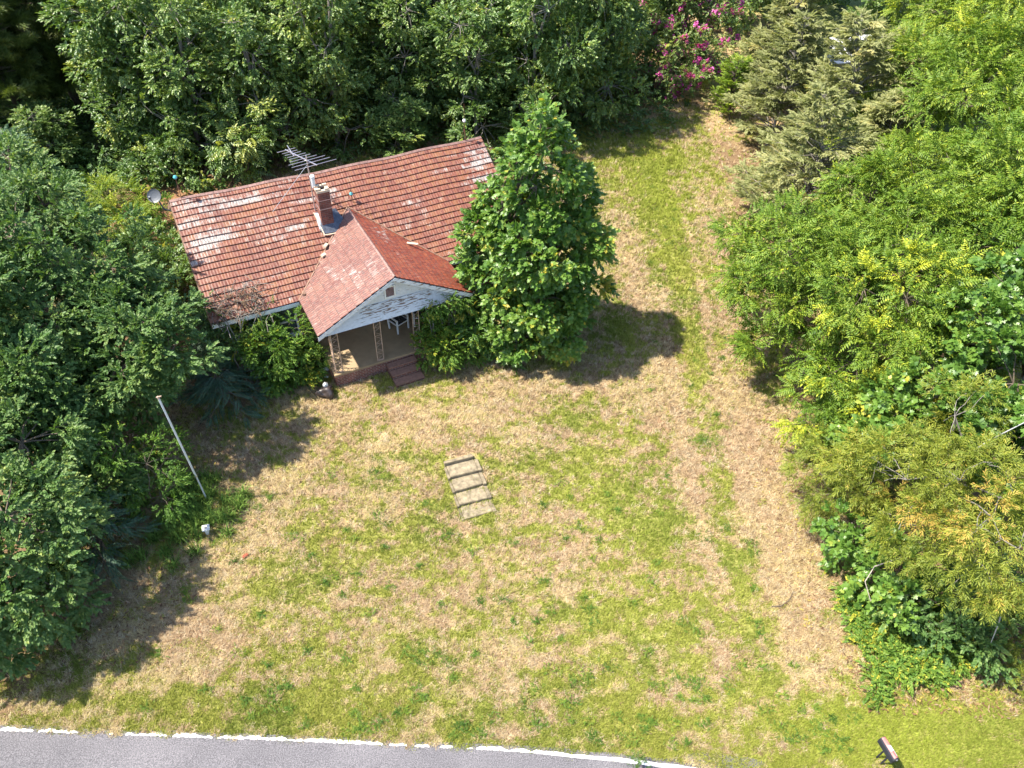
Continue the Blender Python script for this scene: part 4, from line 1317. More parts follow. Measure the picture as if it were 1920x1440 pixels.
# a climber on the right half of the porch
vine = empty('climbing_vine', hw(8.3, 6.1, 0), HYAW, 'climbing vine hanging from the right half of the porch gable', 'vine')
rng = np.random.RandomState(49)
mb = MB(); cc = []
for k in range(9):
    x0 = rng.uniform(-1.2, .35); x1 = x0 + rng.normal(0, .3)
    pts = [(x0, rng.normal(0, .05), 0)]
    for i in range(1, 7):
        z = i * (.5 if k > 2 else .62); pts.append((x0 + (x1 - x0) * i / 6 + rng.normal(0, .06), -.18 + rng.normal(0, .06) - (.25 if z > 2.6 else 0), z))
        if z < 2.95: cc.append(pts[-1])
    mb.tube([p for p in pts if p[2] < 3.5], .014, 5)
mb.build('stem', M['bark_grey'], vine)
cc = np.array(cc + [(rng.uniform(-1.3, .3), -.35, rng.uniform(2.5, 3.0)) for _ in range(26)])
V, Tt, t = leaf_cloud(cc, np.tile([0, -.9, .3], (len(cc), 1)), 'bush', .24, 6, rng, .75, .4, .45, .06)
fast_mesh('foliage', V, Tt, M['leaf_bush'], vine, tint=t)
# dead vine tangle over the left end of the eave
dv = empty('dead_vine', hw(1.0, 4.0, 2.2), HYAW, 'tangle of dead brown vine over the left end of the front eave', 'vine')
rng = np.random.RandomState(50)
mb = MB()
for k in range(110):
    a = np.array([rng.uniform(-.9, .9), rng.uniform(-.45, .65), 0]); a[2] = .80 + a[1] * .55 + rng.uniform(.02, .25)
    b = a + rng.normal(0, .33, 3) * np.array([1, 1, .5]); b[2] = max(b[2], .84 + b[1] * .59)
    mb.tube([a, (a + b) / 2 + rng.normal(0, .05, 3) + np.array([0, 0, .06]), b], .008, 4)
for k in range(6): mb.tube([(rng.uniform(-.7, .7), -.8, -2.2), (rng.uniform(-.7, .7), -.7, -.6), (rng.uniform(-.7, .7), -.3, .85)], .018, 5)
mb.build('stem', M['bark_grey'], dv)
P = np.array([(rng.uniform(-.8, .8), rng.uniform(-.4, .5), 0) for _ in range(150)]); P[:, 2] = .88 + P[:, 1] * .57 + rng.uniform(0, .2, 150)
V, Tt, t = stamp(TW['bush'], P, rng.normal(0, 1, (150, 3)), np.tile([0, 0, 1.], (150, 1)) + rng.normal(0, .4, (150, 3)), rng.uniform(.4, .8, 150), rng.uniform(.1, .8, 150), rng)
fast_mesh('dead_leaves', V, Tt, M['leaf_dead'], dv, tint=t)

# saplings at the back left corner of the house
grow('sumac', 'pale yellow green sumac clump on the red soil left of the roof', 'shrub', (-18.9, 31.0), [(215, 375, 1.1, .8), (245, 410, .9, .8), (185, 355, 1.2, .7), (255, 365, .7, .5), (230, 440, 1.0, .8)], 'walnut', 'leaf_walnut', 51, dens=2.6, rc=.36, k=13, stems=4, trunk_r=.03, size=.9, zmin=.1, tint0=.5)
grow('shrub', 'small green bush at the left gable end of the house', 'shrub', (-15.4, 30.2), [(312, 395, .6, .5), (298, 410, .4, .4)], 'bush', 'leaf_bush', 52, dens=5, rc=.24, k=15, stems=3, trunk_r=.02, size=.8, zmin=.05)
grow('shrub', 'low yellowish bush beside the left rake of the roof', 'shrub', (-14.8, 27.4), [(325, 480, .9, .7), (340, 515, .9, .6), (300, 460, .8, .6)], 'bush', 'leaf_bush', 53, dens=3.4, rc=.3, k=16, stems=3, trunk_r=.02, size=.85, zmin=.05, tint0=.6)
grow('shrub', 'leafy bush between the round tree and the left wall of the house', 'shrub', (-14.0, 25.6), [(350, 545, 1.3, .8), (330, 520, 1.2, .7), (290, 470, 1.3, .8), (270, 440, 1.2, .7)], 'wood', 'leaf_wood', 54, dens=2.4, rc=.34, k=14, stems=3, trunk_r=.03, size=1.0, zmin=.05, tint0=.45)

grow('shrub', 'low dark green bush at the foot of the wood behind the left lightning rod', 'shrub', (-16.6, 34.0), [(330, 318, .9, .9), (385, 318, .9, .8), (275, 325, .7, .7), (300, 300, 1.0, .9)], 'wood', 'leaf_wood', 55, dens=2.2, rc=.36, k=12, stems=3, trunk_r=.03, size=1.0, zmin=.05, tint0=.42)
# the wood behind the house: four grown trees, then copies turned and scaled
protos = []
for i in range(4):
    rng = np.random.RandomState(60 + i)
    lb = []
    nl = 9
    for k in range(nl):
        a = k * 2.4 + rng.uniform(-.4, .4); f = k / (nl - 1)
        rr = (1.9 - .9 * f) * rng.uniform(.5, 1.0); r = rng.uniform(1.1, 1.6) * (1.12 - .42 * f)
        lb.append((rr * math.cos(a), rr * math.sin(a), 1.5 + 7.0 * f, r, r, r * 1.0))
    protos.append(make_tree('broadleaf_tree', '', 'tree', (0, 0, 0), lb, 'wood', 'leaf_wood', rng, dens=1.6, rc=.52, k=16, size=1.05, trunk_r=.17, gap=.14, yellow=.02,
                            rough=.3, twigs=2, tint0=.54, bare=.5, bark='bark_grey', group='trees of the wood behind the house'))
wood = [
    # x, y, scale, height factor, label
    (-19.8, 37.0, .95, .95, 'leftmost tree in the front row of the wood, beside the dark pines'),
    (-16.9, 36.4, .95, .92, 'green tree behind the satellite dish, front row of the wood'),
    (-13.4, 37.2, .92, .9, 'green tree of the wood behind the left half of the roof ridge'),
    (-10.2, 38.6, .95, 1.0, 'green tree of the wood behind the television aerial'),
    (-6.6, 38.6, .62, .52, 'short rounded tree just behind the middle of the roof ridge'),
    (-6.2, 41.6, .9, .95, 'tall green tree standing behind the short rounded tree'),
    (-2.6, 40.6, .9, .9, 'green tree of the wood behind the lightning rod with the white ball'),
    (.9, 40.8, .95, 1.12, 'green tree of the wood above the top of the cone shaped tree'),
    (3.6, 43.4, .98, 1.05, 'yellowish green tree at the top left of the back lawn'),
    (5.8, 48.6, .8, .8, 'rightmost tree of the wood, beside the pink flowering shrub'),
]
rng = np.random.RandomState(70)
for i, (x, y, s, hf, lab) in enumerate(wood):
    o = protos[i] if i < 4 else copy_tree(protos[i % 4])
    o.location = G(x, y); o.rotation_euler = (0, 0, rng.uniform(0, 6.28)); o.scale = (s, s, s * hf)
    o['label'] = lab
rear = 0
for row, (y0, xs) in enumerate(((42.5, np.arange(-19.6, 9, 4.1)), (48.5, np.arange(-24, 10, 4.6)), (55.5, np.arange(-29, 12, 5.2)), (63, np.arange(-38, 14, 6)))):
    for x in xs:
        xx = x + rng.uniform(-.9, .9); yy = y0 + .18 * (x + 8) + rng.uniform(-.9, .9) + (2.2 if row == 0 and x > 0 else 0)
        o = copy_tree(protos[rng.randint(4)])
        s = rng.uniform(.9, 1.15)
        o.location = G(xx, yy); o.rotation_euler = (0, 0, rng.uniform(0, 6.28)); o.scale = (s, s, s * rng.uniform(.9, 1.15))
        o['label'] = 'tall green tree in the rear rows of the wood behind the house'; o['group'] = 'trees in the rear of the wood'
grow('ailanthus', 'sapling with long feathered fronds behind the ridge, left of the aerial', 'tree', (-14.0, 35.4), [(470, 240, 2.6, .8), (440, 275, 2.0, .7), (465, 305, 1.3, .5), (430, 235, 2.8, .6)], 'walnut', 'leaf_wood', 81, dens=1.8, rc=.4, k=8, stems=3, trunk_r=.05, size=1.5, tint0=.5, yellow=.12)

for (x, y, s_, lab) in ((-20.5, 20.5, .85, 'green tree at the left edge, outside the large round tree'), (-20.5, 16.2, .7, 'green tree at the left edge, behind the lower left tree'), (-23.6, 27.5, .9, 'green tree at the left edge behind the blue green conifer'),
                        (24.5, 21.5, .9, 'green tree outside the right edge, level with the porch'), (21.0, 14.5, .85, 'green tree outside the right edge, behind the willow'),
                        (15.2, 60.5, 1.0, 'dark tree at the top edge behind the brushwood'), (20.2, 62.0, 1.05, 'dark tree at the top edge behind the white shed'), (25.6, 58.6, 1.0, 'dark tree at the top edge right of the white shed'), (23.5, 66.5, 1.0, 'dark tree at the top edge, deepest behind the white shed'), (18.0, 67.5, 1.0, 'dark tree at the top edge, deepest behind the brushwood'), (31.2, 55.0, 1.05, 'dark tree beyond the upper right walnut'), (37.5, 52.0, 1.1, 'dark tree far beyond the upper right corner')):
    o = copy_tree(protos[rng.randint(4)])
    o.location = G(x, y); o.rotation_euler = (0, 0, rng.uniform(0, 6.28)); o.scale = (s_, s_, s_ * .9)
    o['label'] = lab; o['group'] = 'trees closing the edges of the clearing'
for (x, y, s_, lab) in ((-24.0, 35.4, .55, 'low tree in shade at the foot of the pines'), (-27.6, 34.0, .7, 'tree at the left edge just below the pines'), (-31.0, 37.5, .8, 'tree outside the left edge beside the pines')):
    o = copy_tree(protos[rng.randint(4)])
    o.location = G(x, y); o.rotation_euler = (0, 0, rng.uniform(0, 6.28)); o.scale = (s_ * 1.1, s_ * 1.1, s_ * .62)
    o['label'] = lab; o['group'] = 'trees closing the edges of the clearing'
# pines at the top left
for k, (x, y, h, lab) in enumerate(((-26.6, 38.4, 8.6, 'pine with a bare lower trunk at the top left corner'), (-25.2, 41.4, 9.5, 'pine standing behind the first one at the top left'), (-30.2, 41.0, 9.5, 'pine at the far left edge of the frame, deepest in shade'))):
    make_conifer('pine_tree', lab, 'tree', G(x, y), h, 3.2, 'pine', 'leaf_pine', np.random.RandomState(90 + k), z0=1.6, nb=150, per=52, size=1.7, rise=.25, shape=.55, trunk_r=.24, tint0=.48, barebase=.3, group='pines at the top left')
# understory under the pines, leaf tint lowered to stand in for the shade
grow('shrub', 'undergrowth bush below the pines, leaves tinted dark for the shade', 'shrub', (-23.5, 36.0), [(140, 290, .5, 1.0, .8, .5), (100, 310, .4, .9, .8, .4), (180, 280, .6, .8, .8, .5)], 'bush', 'leaf_wood', 95, dens=2, rc=.35, k=8, stems=3, trunk_r=.03, size=1.1, zmin=.05, tint0=.35)

# crape myrtle with magenta flowers
grow('crape_myrtle', 'tall shrub covered with magenta flowers at the back of the lawn', 'shrub', (11.0, 49.2),
  [(1310, 20, 4.6, 1.2), (1360, 40, 3.8, .9), (1280, 70, 3.4, 1.1), (1330, 100, 2.4, 1.0), (1260, 130, 1.9, .9), (1300, 150, 1.4, .9), (1350, -20, 5.2, 1.0), (1240, 20, 4.2, 1.0)],
  'kite', 'leaf_wood', 101, dens=2.1, rc=.42, k=14, stems=7, trunk_r=.05, size=.8, gap=.18, blossoms=150, tint0=.62, rough=.35)
grow('crape_myrtle', 'low shrub with a few magenta flowers at the top edge of the back lawn', 'shrub', (8.9, 46.2),
  [(1240, 165, .7, .9), (1200, 150, .9, .8), (1270, 175, .5, .6)], 'kite', 'leaf_wood', 102, dens=2.2, rc=.32, k=9, stems=4, trunk_r=.03, size=.7, gap=.15, blossoms=9, tint0=.3, zmin=.1)
# cedars
for k, (x, y, h, r, lab) in enumerate(((12.5, 32.0, 6.9, 3.0, 'thin grey green cedar with bare lower limbs beside the driveway'), (15.2, 36.8, 8.4, 3.0, 'grey green cedar just behind the one with bare lower limbs'),
                                       (13.9, 41.0, 7.0, 2.5, 'grey green cedar behind the small bright shrub'), (18.0, 39.8, 6.6, 2.6, 'grey cedar standing in front of the white shed'),
                                       (17.2, 33.4, 6.2, 2.3, 'grey cedar hemmed in by the walnut trees'), (22.5, 45.5, 8.2, 2.8, 'grey green cedar at the top edge right of the white shed'), (16.0, 47.5, 7.6, 2.6, 'grey green cedar at the top edge left of the white shed'), (21.2, 45.6, 5.2, 2.2, 'smaller grey cedar close in front of the white shed'))):
    make_conifer('cedar', lab, 'tree', G(x, y), h, r, 'cedar', 'leaf_cedar', np.random.RandomState(110 + k), z0=.5, nb=165, per=44, size=1.18, rise=.38, shape=.6, trunk_r=.10, tint0=.5, barebase=.18, bark='bark_grey', group='grey green cedars along the driveway')
make_conifer('juniper', 'small bright yellow green juniper at the back of the driveway', 'shrub', G(12.4, 44.2), 3.4, 1.0, 'cedar', 'leaf_bright', np.random.RandomState(120), z0=.15, nb=90, per=16, size=.9, rise=.7, shape=.45, trunk_r=.05, tint0=.5)
# dead brush heap
db = empty('dead_brush', G(14.2, 51.5), 0, 'heap of bare grey brushwood beside the magenta flowering shrub', 'brushwood')
rng = np.random.RandomState(121); mb = MB()
for k in range(90):
    a = np.array([rng.normal(0, .6), rng.normal(0, .5), rng.uniform(0, .5)]); d = np.array([rng.normal(0, .8), rng.normal(0, .8), rng.uniform(.3, 1.6)])
    mb.tube([a, a + d * .5 + rng.normal(0, .08, 3), a + d + np.array([0, 0, -.25])], [.02, .012, .006], 4)
mb.build('branches', M['twig_pale'], db)

# walnuts and their neighbours down the right side
W = dict(kind='walnut', lm='leaf_walnut')
grow('walnut_tree', 'yellow green walnut leaning furthest over the driveway', 'tree', (12.9, 23.4),
  [(1480, 480, 4.6, 1.5), (1420, 540, 3.8, 1.0), (1570, 470, 5.0, 1.3), (1460, 600, 3.0, 1.0), (1560, 570, 3.8, 1.2), (1440, 650, 2.4, .7), (1410, 440, 4.2, .9), (1520, 640, 2.6, .9)],
  seed=131, dens=1.79, rc=0.42, k=19, trunk_r=.12, yellow=.05, tint0=0.48, rough=.5, gap=0.16, size=.98, **W)
grow('walnut_tree', 'walnut with a bright yellow patch right of the leaning one', 'tree', (15.5, 20.6),
  [(1700, 560, 5.2, 1.5), (1620, 540, 5.2, 1.1), (1790, 540, 5.2, 1.3), (1700, 660, 3.8, 1.3), (1600, 680, 2.9, 1.0), (1790, 640, 4.0, 1.1), (1640, 610, 4.0, 1.0)],
  seed=132, dens=1.79, rc=0.42, k=19, trunk_r=.12, yellow=.16, tint0=0.52, rough=.5, gap=0.17, size=.98, **W)
grow('walnut_tree', 'broad walnut in the middle of the right hand wood', 'tree', (17.6, 26.4),
  [(1720, 350, 5.6, 1.6), (1630, 380, 5.0, 1.3), (1810, 370, 6.0, 1.5), (1700, 450, 5.2, 1.4), (1800, 470, 5.4, 1.3), (1610, 430, 4.2, 1.0)],
  seed=133, dens=1.68, rc=0.44, k=19, trunk_r=.13, yellow=.05, tint0=0.48, rough=.5, gap=0.17, size=1.02, **W)
grow('walnut_tree', 'walnut at the right edge of the frame, level with the ridge', 'tree', (21.2, 25.5),
  [(1900, 330, 6.6, 1.8), (1880, 440, 6.0, 1.5), (1960, 420, 6.4, 1.8), (1990, 300, 7, 1.8)],
  seed=134, dens=1.57, rc=0.46, k=18, trunk_r=.14, yellow=.03, tint0=0.46, rough=.5, gap=0.17, size=1.05, **W)
grow('walnut_tree', 'tall walnut at the upper right edge of the frame', 'tree', (23.0, 33.0),
  [(1800, 200, 7.0, 1.8), (1870, 130, 7.6, 1.9), (1750, 140, 6.6, 1.4), (1900, 230, 7.0, 1.7), (1960, 150, 8, 2.0)],
  seed=135, dens=1.57, rc=0.48, k=18, trunk_r=.15, yellow=.03, tint0=0.51, rough=.5, gap=0.17, size=1.08, **W)
grow('walnut_tree', 'walnut filling the upper right corner of the frame', 'tree', (26.5, 40.0),
  [(1830, 40, 8, 2.0), (1900, -20, 9, 2.2), (1760, 20, 7.5, 1.6), (1920, 60, 8.5, 2.0)],
  seed=136, dens=1.46, rc=0.51, k=18, trunk_r=.15, yellow=.03, tint0=0.56, rough=.5, gap=0.17, size=1.12, **W)
grow('walnut_tree', 'small walnut sapling standing among the grey cedars', 'tree', (15.9, 30.6),
  [(1620, 230, 3.9, .9), (1590, 265, 3.3, .8), (1650, 265, 3.2, .8)],
  seed=137, dens=2.13, rc=0.39, k=16, trunk_r=.06, yellow=.05, tint0=0.58, rough=.5, gap=0.16, size=1.0, **W)
grow('walnut_tree', 'low walnut between the leaning one and the grey cedars', 'tree', (14.4, 28.2),
  [(1620, 360, 3.6, .9), (1660, 340, 4.0, .9), (1500, 455, 2.4, .7), (1580, 420, 3.0, .8), (1680, 300, 4.2, .9)],
  seed=138, dens=2.02, rc=0.39, k=18, trunk_r=.07, yellow=.04, tint0=0.48, rough=.5, gap=0.18, size=.95, **W)
grow('walnut_tree', 'dark low walnut overhanging the bare brown soil by the driveway', 'tree', (12.0, 18.3),
  [(1560, 730, 2.2, .9), (1620, 750, 2.6, .9), (1530, 790, 1.5, .7), (1600, 800, 1.8, .8)],
  seed=139, dens=2.24, rc=0.35, k=18, trunk_r=.06, yellow=.07, tint0=0.40, rough=.5, gap=0.17, size=.9, **W)
grow('sweetgum_tree', 'glossy dark green tree with lobed leaves at the right edge of the frame', 'tree', (17.8, 17.6),
  [(1860, 620, 5.4, 1.4), (1900, 720, 5.0, 1.3), (1840, 710, 4.4, 1.1), (1930, 580, 5.8, 1.4), (1890, 820, 4.0, 1.2), (1950, 850, 4.4, 1.4), (1890, 900, 3.0, 1.1)],
  'lobed', 'leaf_lobed', 141, dens=1.8, rc=.44, k=16, trunk_r=.12, yellow=.04, tint0=.42, rough=.3, gap=.12, size=.98)
grow('sweetgum_tree', 'young tree with broad lobed leaves between the walnuts and the willow', 'tree', (13.2, 16.9),
  [(1700, 760, 3.6, .95), (1640, 820, 2.6, .8), (1700, 830, 3.0, .8), (1750, 730, 4.0, .8)],
  'lobed', 'leaf_lobed', 142, dens=2.2, rc=.36, k=15, trunk_r=.07, yellow=.02, tint0=.55, rough=.3, gap=.12, size=.92)
grow('sweetgum_tree', 'low leafy sapling with lobed leaves at the edge of the driveway', 'tree', (10.9, 13.2),
  [(1600, 1000, 1.5, .6), (1640, 1040, 1.3, .6), (1590, 1040, .9, .5), (1680, 1080, 1.3, .7), (1640, 1100, .8, .5), (1720, 1120, 1.3, .6)],
  'lobed', 'leaf_lobed', 143, dens=2.8, rc=.3, k=14, trunk_r=.04, stems=3, yellow=.05, tint0=.5, rough=.3, gap=.12, size=.85, zmin=.1)
grow('willow_tree', 'large olive yellow willow with narrow leaves in the lower right', 'tree', (13.4, 13.9),
  [(1700, 900, 4.0, 1.1), (1790, 780, 5.0, .85), (1800, 900, 4.8, 1.1), (1640, 880, 3.2, .9), (1860, 970, 4.8, 1.0), (1760, 990, 3.8, 1.0), (1830, 1050, 3.8, .9), (1910, 1030, 4.6, .9), (1900, 930, 4.8, .9), (1690, 980, 3.0, .8)],
  'willow', 'leaf_willow', 151, dens=2.2, rc=.42, k=24, trunk_r=.08, twigs=1, yellow=.06, tint0=.45, rough=.35, gap=.16, size=.95, droop=.4, bare=.15, bark='bark_grey')
grow('willow_tree', 'small willow beside the driveway, left of the large olive one', 'tree', (11.0, 15.9),
  [(1580, 850, 2.2, .8), (1540, 890, 1.7, .65), (1620, 910, 2.2, .7), (1570, 930, 1.5, .6), (1520, 930, 1.1, .5)],
  'willow', 'leaf_willow', 152, dens=2.2, rc=.38, k=22, trunk_r=.06, stems=3, yellow=.04, tint0=.36, rough=.35, gap=.14, size=.9, droop=.4)
grow('willow_tree', 'willow sapling cut by the right edge of the frame above the mown grass', 'tree', (13.6, 9.9),
  [(1930, 1190, 1.4, .5), (1920, 1280, .9, .35), (1960, 1230, 1.3, .5)], 'willow', 'leaf_willow', 153, dens=2.8, rc=.3, k=20, trunk_r=.03, stems=3, tint0=.4, size=.85, gap=.15)
grow('shrub', 'dark shaded thicket under the willow at the right edge', 'shrub', (12.9, 11.4),
  [(1790, 1130, 1.3, .9), (1870, 1120, 1.6, .9), (1860, 1190, .9, .8), (1780, 1190, .7, .7), (1930, 1180, 1.2, .8), (1700, 1170, .7, .55)],
  'oval', 'leaf_dark', 154, dens=2.1, rc=.36, k=16, trunk_r=.05, stems=4, tint0=.5, rough=.3, gap=.12, size=.95, zmin=.1)
# creepers over the ground at the foot of the thicket: too many to count
rng = np.random.RandomState(160)
n = 3400
P = np.c_[rng.uniform(9.6, 13.6, n), rng.uniform(8.7, 12.2, n), np.zeros(n)]
f = fbm(P[:, 0] * 1.1 + 3, P[:, 1] * 1.1, 3) - .25 * (P[:, 0] > 12) * (P[:, 1] < 9.6) - .30 * (P[:, 1] < 9.4) - .2 * (P[:, 0] < 9.9)
P = P[(f > .38)]
n = len(P); P[:, 2] = gz(P[:, 0], P[:, 1]) + rng.uniform(.03, .38, n) * np.clip(fbm(P[:, 0] * 2, P[:, 1] * 2, 3) * 1.6, .2, 1.2)
V, Tt, t = stamp(TW['bush'], P, np.c_[rng.normal(0, 1, (n, 2)), rng.uniform(-.1, .5, n)], np.c_[rng.normal(0, .35, (n, 2)), np.ones(n)], rng.uniform(.8, 1.3, n), rng.normal(.66, .14, n), rng)
o = fast_mesh('ground_creeper', V, Tt, M['leaf_bush'], tint=t)
tag(o, 'low leafy creeper spreading over the ground at the foot of the thicket', 'creeper', kind='stuff')
# undergrowth along the back of the wood
rng = np.random.RandomState(161)
n = 4200
P = np.c_[rng.uniform(-34, 9, n), rng.uniform(0, 1, n), np.zeros(n)]
P[:, 1] = 36.5 + .28 * (P[:, 0] + 15) + P[:, 1] * 7 - 1.0 + np.where(P[:, 0] < -19, -4 * (rng.rand(n) ** 1), 0)
P = P[fbm(P[:, 0] * .7, P[:, 1] * .7, 3) > .45]; n = len(P); P[:, 2] = rng.uniform(.05, .55, n)
V, Tt, t = stamp(TW['kite'], P, np.c_[rng.normal(0, 1, (n, 2)), rng.uniform(0, .8, n)], np.c_[rng.normal(0, .35, (n, 2)), np.ones(n)], rng.uniform(.6, 1.1, n), rng.normal(.4, .12, n), rng)
o = fast_mesh('undergrowth', V, Tt, M['leaf_wood'], tint=t)
tag(o, 'low shaded undergrowth at the foot of the wood behind the house', 'undergrowth', kind='stuff')
rng = np.random.RandomState(163)
n = 3600
P = np.c_[rng.uniform(11, 30, n), rng.uniform(45.5, 60, n), np.zeros(n)]
P = P[fbm(P[:, 0] * .6, P[:, 1] * .6, 3) > .36]; n = len(P); P[:, 2] = rng.uniform(.05, .9, n) * np.clip(fbm(P[:, 0], P[:, 1], 3) * 1.8 - .2, .2, 1.3)
V, Tt, t = stamp(TW['kite'], P, np.c_[rng.normal(0, 1, (n, 2)), rng.uniform(0, .8, n)], np.c_[rng.normal(0, .35, (n, 2)), np.ones(n)], rng.uniform(.7, 1.2, n), rng.normal(.62, .2, n), rng)
o = fast_mesh('brush', V, Tt, M['leaf_cedar'], tint=t)
tag(o, 'pale yellowish brush covering the ground beyond the back lawn', 'brush', kind='stuff')
rng = np.random.RandomState(164)
n = 5200
P = np.c_[rng.uniform(-44, -18.5, n), rng.uniform(32.5, 50, n), np.zeros(n)]
P = P[(fbm(P[:, 0] * .6, P[:, 1] * .6, 3) > .30) & (P[:, 1] > 32.5 + .35 * (P[:, 0] + 24))]; n = len(P); P[:, 2] = rng.uniform(.05, 1.1, n) * np.clip(fbm(P[:, 0], P[:, 1], 3) * 1.8 - .2, .2, 1.3)
V, Tt, t = stamp(TW['kite'], P, np.c_[rng.normal(0, 1, (n, 2)), rng.uniform(0, .8, n)], np.c_[rng.normal(0, .35, (n, 2)), np.ones(n)], rng.uniform(.8, 1.4, n), rng.normal(.3, .15, n), rng)
o = fast_mesh('undergrowth', V, Tt, M['leaf_dark'], tint=t)  # dark leaf colour and low tint paint in the shade beneath the pines
tag(o, 'undergrowth among the pine trunks, leaves coloured dark to stand for shade', 'undergrowth', kind='stuff')
# a wisp of weed in the road edge
wd = empty('weed', (3.45, 7.0, .03), 0, 'wispy green weed growing through the edge of the road', 'weed')
rng = np.random.RandomState(162); mb = MB()
for k in range(7): mb.tube([(0, 0, -.03), rng.normal(0, .05, 3) + (0, 0, .2), rng.normal(0, .12, 3) + (0, 0, .45)], [.006, .005, .003], 4)
mb.build('stem', M['bark'], wd)
P = rng.normal(0, .11, (46, 3)) + np.array([0, 0, .4])
V, Tt, t = stamp(TW['willow'], P, rng.normal(0, 1, (46, 3)) + np.array([0, 0, .6]), np.tile([0, 0, 1.], (46, 1)) + rng.normal(0, .3, (46, 3)), rng.uniform(.3, .55, 46), rng.uniform(.2, .5, 46), rng)
fast_mesh('foliage', V, Tt, M['leaf_bush'], wd, tint=t)
# ------------------------------------------------------------------ things in the yard
# leaning white pole
pole = empty('pole', (-9.5, 14.51, 0), 0, 'leaning white metal pole with no flag at the left of the yard', 'pole')
top = at(298, 748, 4.45) - np.array([-9.5, 14.51, 0])
top = np.array([top[0], top[1], 4.45])
jn = top * .27
mb = MB(); mb.tube([(0, 0, -.2), jn], .025, 10); mb.build('lower_tube', M['white_pole'], pole)
mb = MB(); mb.tube([jn * .985, jn * 1.03], .036, 10); mb.build('collar', M['alu'], pole)
mb = MB(); mb.tube([jn * 1.02, top], .029, 10); mb.build('upper_tube', M['white_pole'], pole)
mb = MB(); mb.tube([top, top + np.array([-.02, .01, .08])], .034, 10); mb.bar(top + np.array([-.06, 0, .05]), top + np.array([.08, .03, .08]), .03); mb.build('pulley_cap', M['rust'], pole)

# white marker post
pb = empty('marker_post', at(390, 1000, 0), .35, 'short white square topped post standing in the long grass', 'post')
mb = MB(); mb.box(-.05, .05, -.05, .05, -.1, .26); mb.build('post', M['white_paint'], pb)
mb = MB(); mb.box(-.11, .11, -.11, .11, .262, .30); tp_ = mb.build('cap', M['white_paint'], pb, .006)
mb = MB(); mb.box(-.05, .04, -.05, .03, .301, .306); mb.build('plate', M['alu'], tp_)

# loose brick
mb = MB(); mb.box(-.09, .09, -.055, .055, -.01, .06)
o = mb.build('clay_brick', M['orange'], None, .015); o.location = at(460, 1043, .02); o.rotation_euler = (.05, .1, .9)
tag(o, 'single orange clay brick lying in the dry grass', 'brick')

# concrete yard steps, sunk in the bank, each a slab between two kerbs
st = empty('yard_steps', (-1.25, 15.45, 0), -.34 + .0, 'short flight of weathered concrete steps sunk in the lawn', 'steps')
ul, ur, ll, lr = at(832, 872, .40), at(892, 862, .40), at(865, 975, .06), at(932, 962, .06)
mid = (ul + ur + ll + lr) / 4
dn = ((ll + lr) - (ul + ur)); dn[2] = 0; dn = dn / np.linalg.norm(dn)
st.location = (mid[0], mid[1], 0); ang = math.atan2(dn[0], -dn[1]); st.rotation_euler = (0, 0, ang)
M['oldcrete'] = simple('old_concrete', (.215, .175, .115), .9, 0, .65, 6, .6)
Ltot = np.linalg.norm(((ll + lr) / 2 - (ul + ur) / 2)[:2])
run = Ltot / 4.15
wdt = .47
y0 = Ltot / 2
zs = [.425, .305, .185, .07]
mb = MB(); mb.hexa([(-wdt - .05, y0 - .02, -.1), (wdt - .0, y0 - .02, -.1), (wdt, y0 + .17, -.1), (-wdt - .05, y0 + .15, -.1), (-wdt - .05, y0 - .02, .56), (wdt, y0 - .02, .55), (wdt, y0 + .17, .49), (-wdt - .05, y0 + .15, .49)])
mb.build('top_kerb', M['oldcrete'], st, .015)
for i, z in enumerate(zs):
    mb = MB(); ya = y0 - .025 - run * i; yb = ya - run
    j = .012 * (-1) ** i
    mb.hexa([(-wdt, yb + j, -.15), (wdt, yb - j, -.15), (wdt, ya - .003, -.15), (-wdt, ya - .003, -.15), (-wdt, yb + j, z), (wdt, yb - j, z - .008), (wdt, ya - .003, z), (-wdt, ya - .003, z + .005)])
    mb.build('step', M['oldcrete'], st, .014)
    for s in (-1, 1):
        mb = MB(); x0, x1 = (wdt + .004, wdt + .13) if s > 0 else (-wdt - .09, -wdt - .004)
        zz = z + (.01 if s > 0 else -.01)
        mb.hexa([(x0, yb - .03, -.15), (x1, yb - .02, -.15), (x1, ya - .02, -.15), (x0, ya - .02, -.15), (x0, yb - .03, zz), (x1, yb - .02, zz - .02), (x1, ya - .02, zz - .01), (x0, ya - .02, zz + .01)])
        mb.build('kerb', M['oldcrete'], st, .014)

# mailbox on a slanting two legged stand
bx = empty('mailbox', (9.55, 7.42, 0), 0, 'black mailbox with a faded red top on two slim legs by the road', 'mailbox')
d = np.array([.13, -.42]); d = d / np.linalg.norm(d); ang = math.atan2(d[1], d[0])
bx.rotation_euler = (0, 0, ang)
def arch(mb, x0, x1, w, h, z0, r=8):
    pr = [(-w, z0)] + [(-w * math.cos(math.pi * k / r), z0 + h - w + w * math.sin(math.pi * k / r)) for k in range(r + 1)] + [(w, z0)]
    n = len(pr)
    for i in range(n):
        j = (i + 1) % n
        mb.poly([(x0, *pr[i]), (x1, *pr[i]), (x1, *pr[j]), (x0, *pr[j])][::-1])
    mb.poly([(x0, *p) for p in pr]); mb.poly([(x1, *p) for p in pr[::-1]])
    return pr
mb = MB(); arch(mb, -.28, .24, .085, .22, .60); mb.build('box', M['mailbox'], bx)
mb = MB(); arch(mb, .241, .265, .09, .226, .597); dr_ = mb.build('door', M['mailbox'], bx)
mb = MB(); mb.box(.266, .285, -.02, .02, .76, .79); mb.build('latch', M['alu'], dr_)
mb = MB()
w_, z_ = .087, .822 - .087
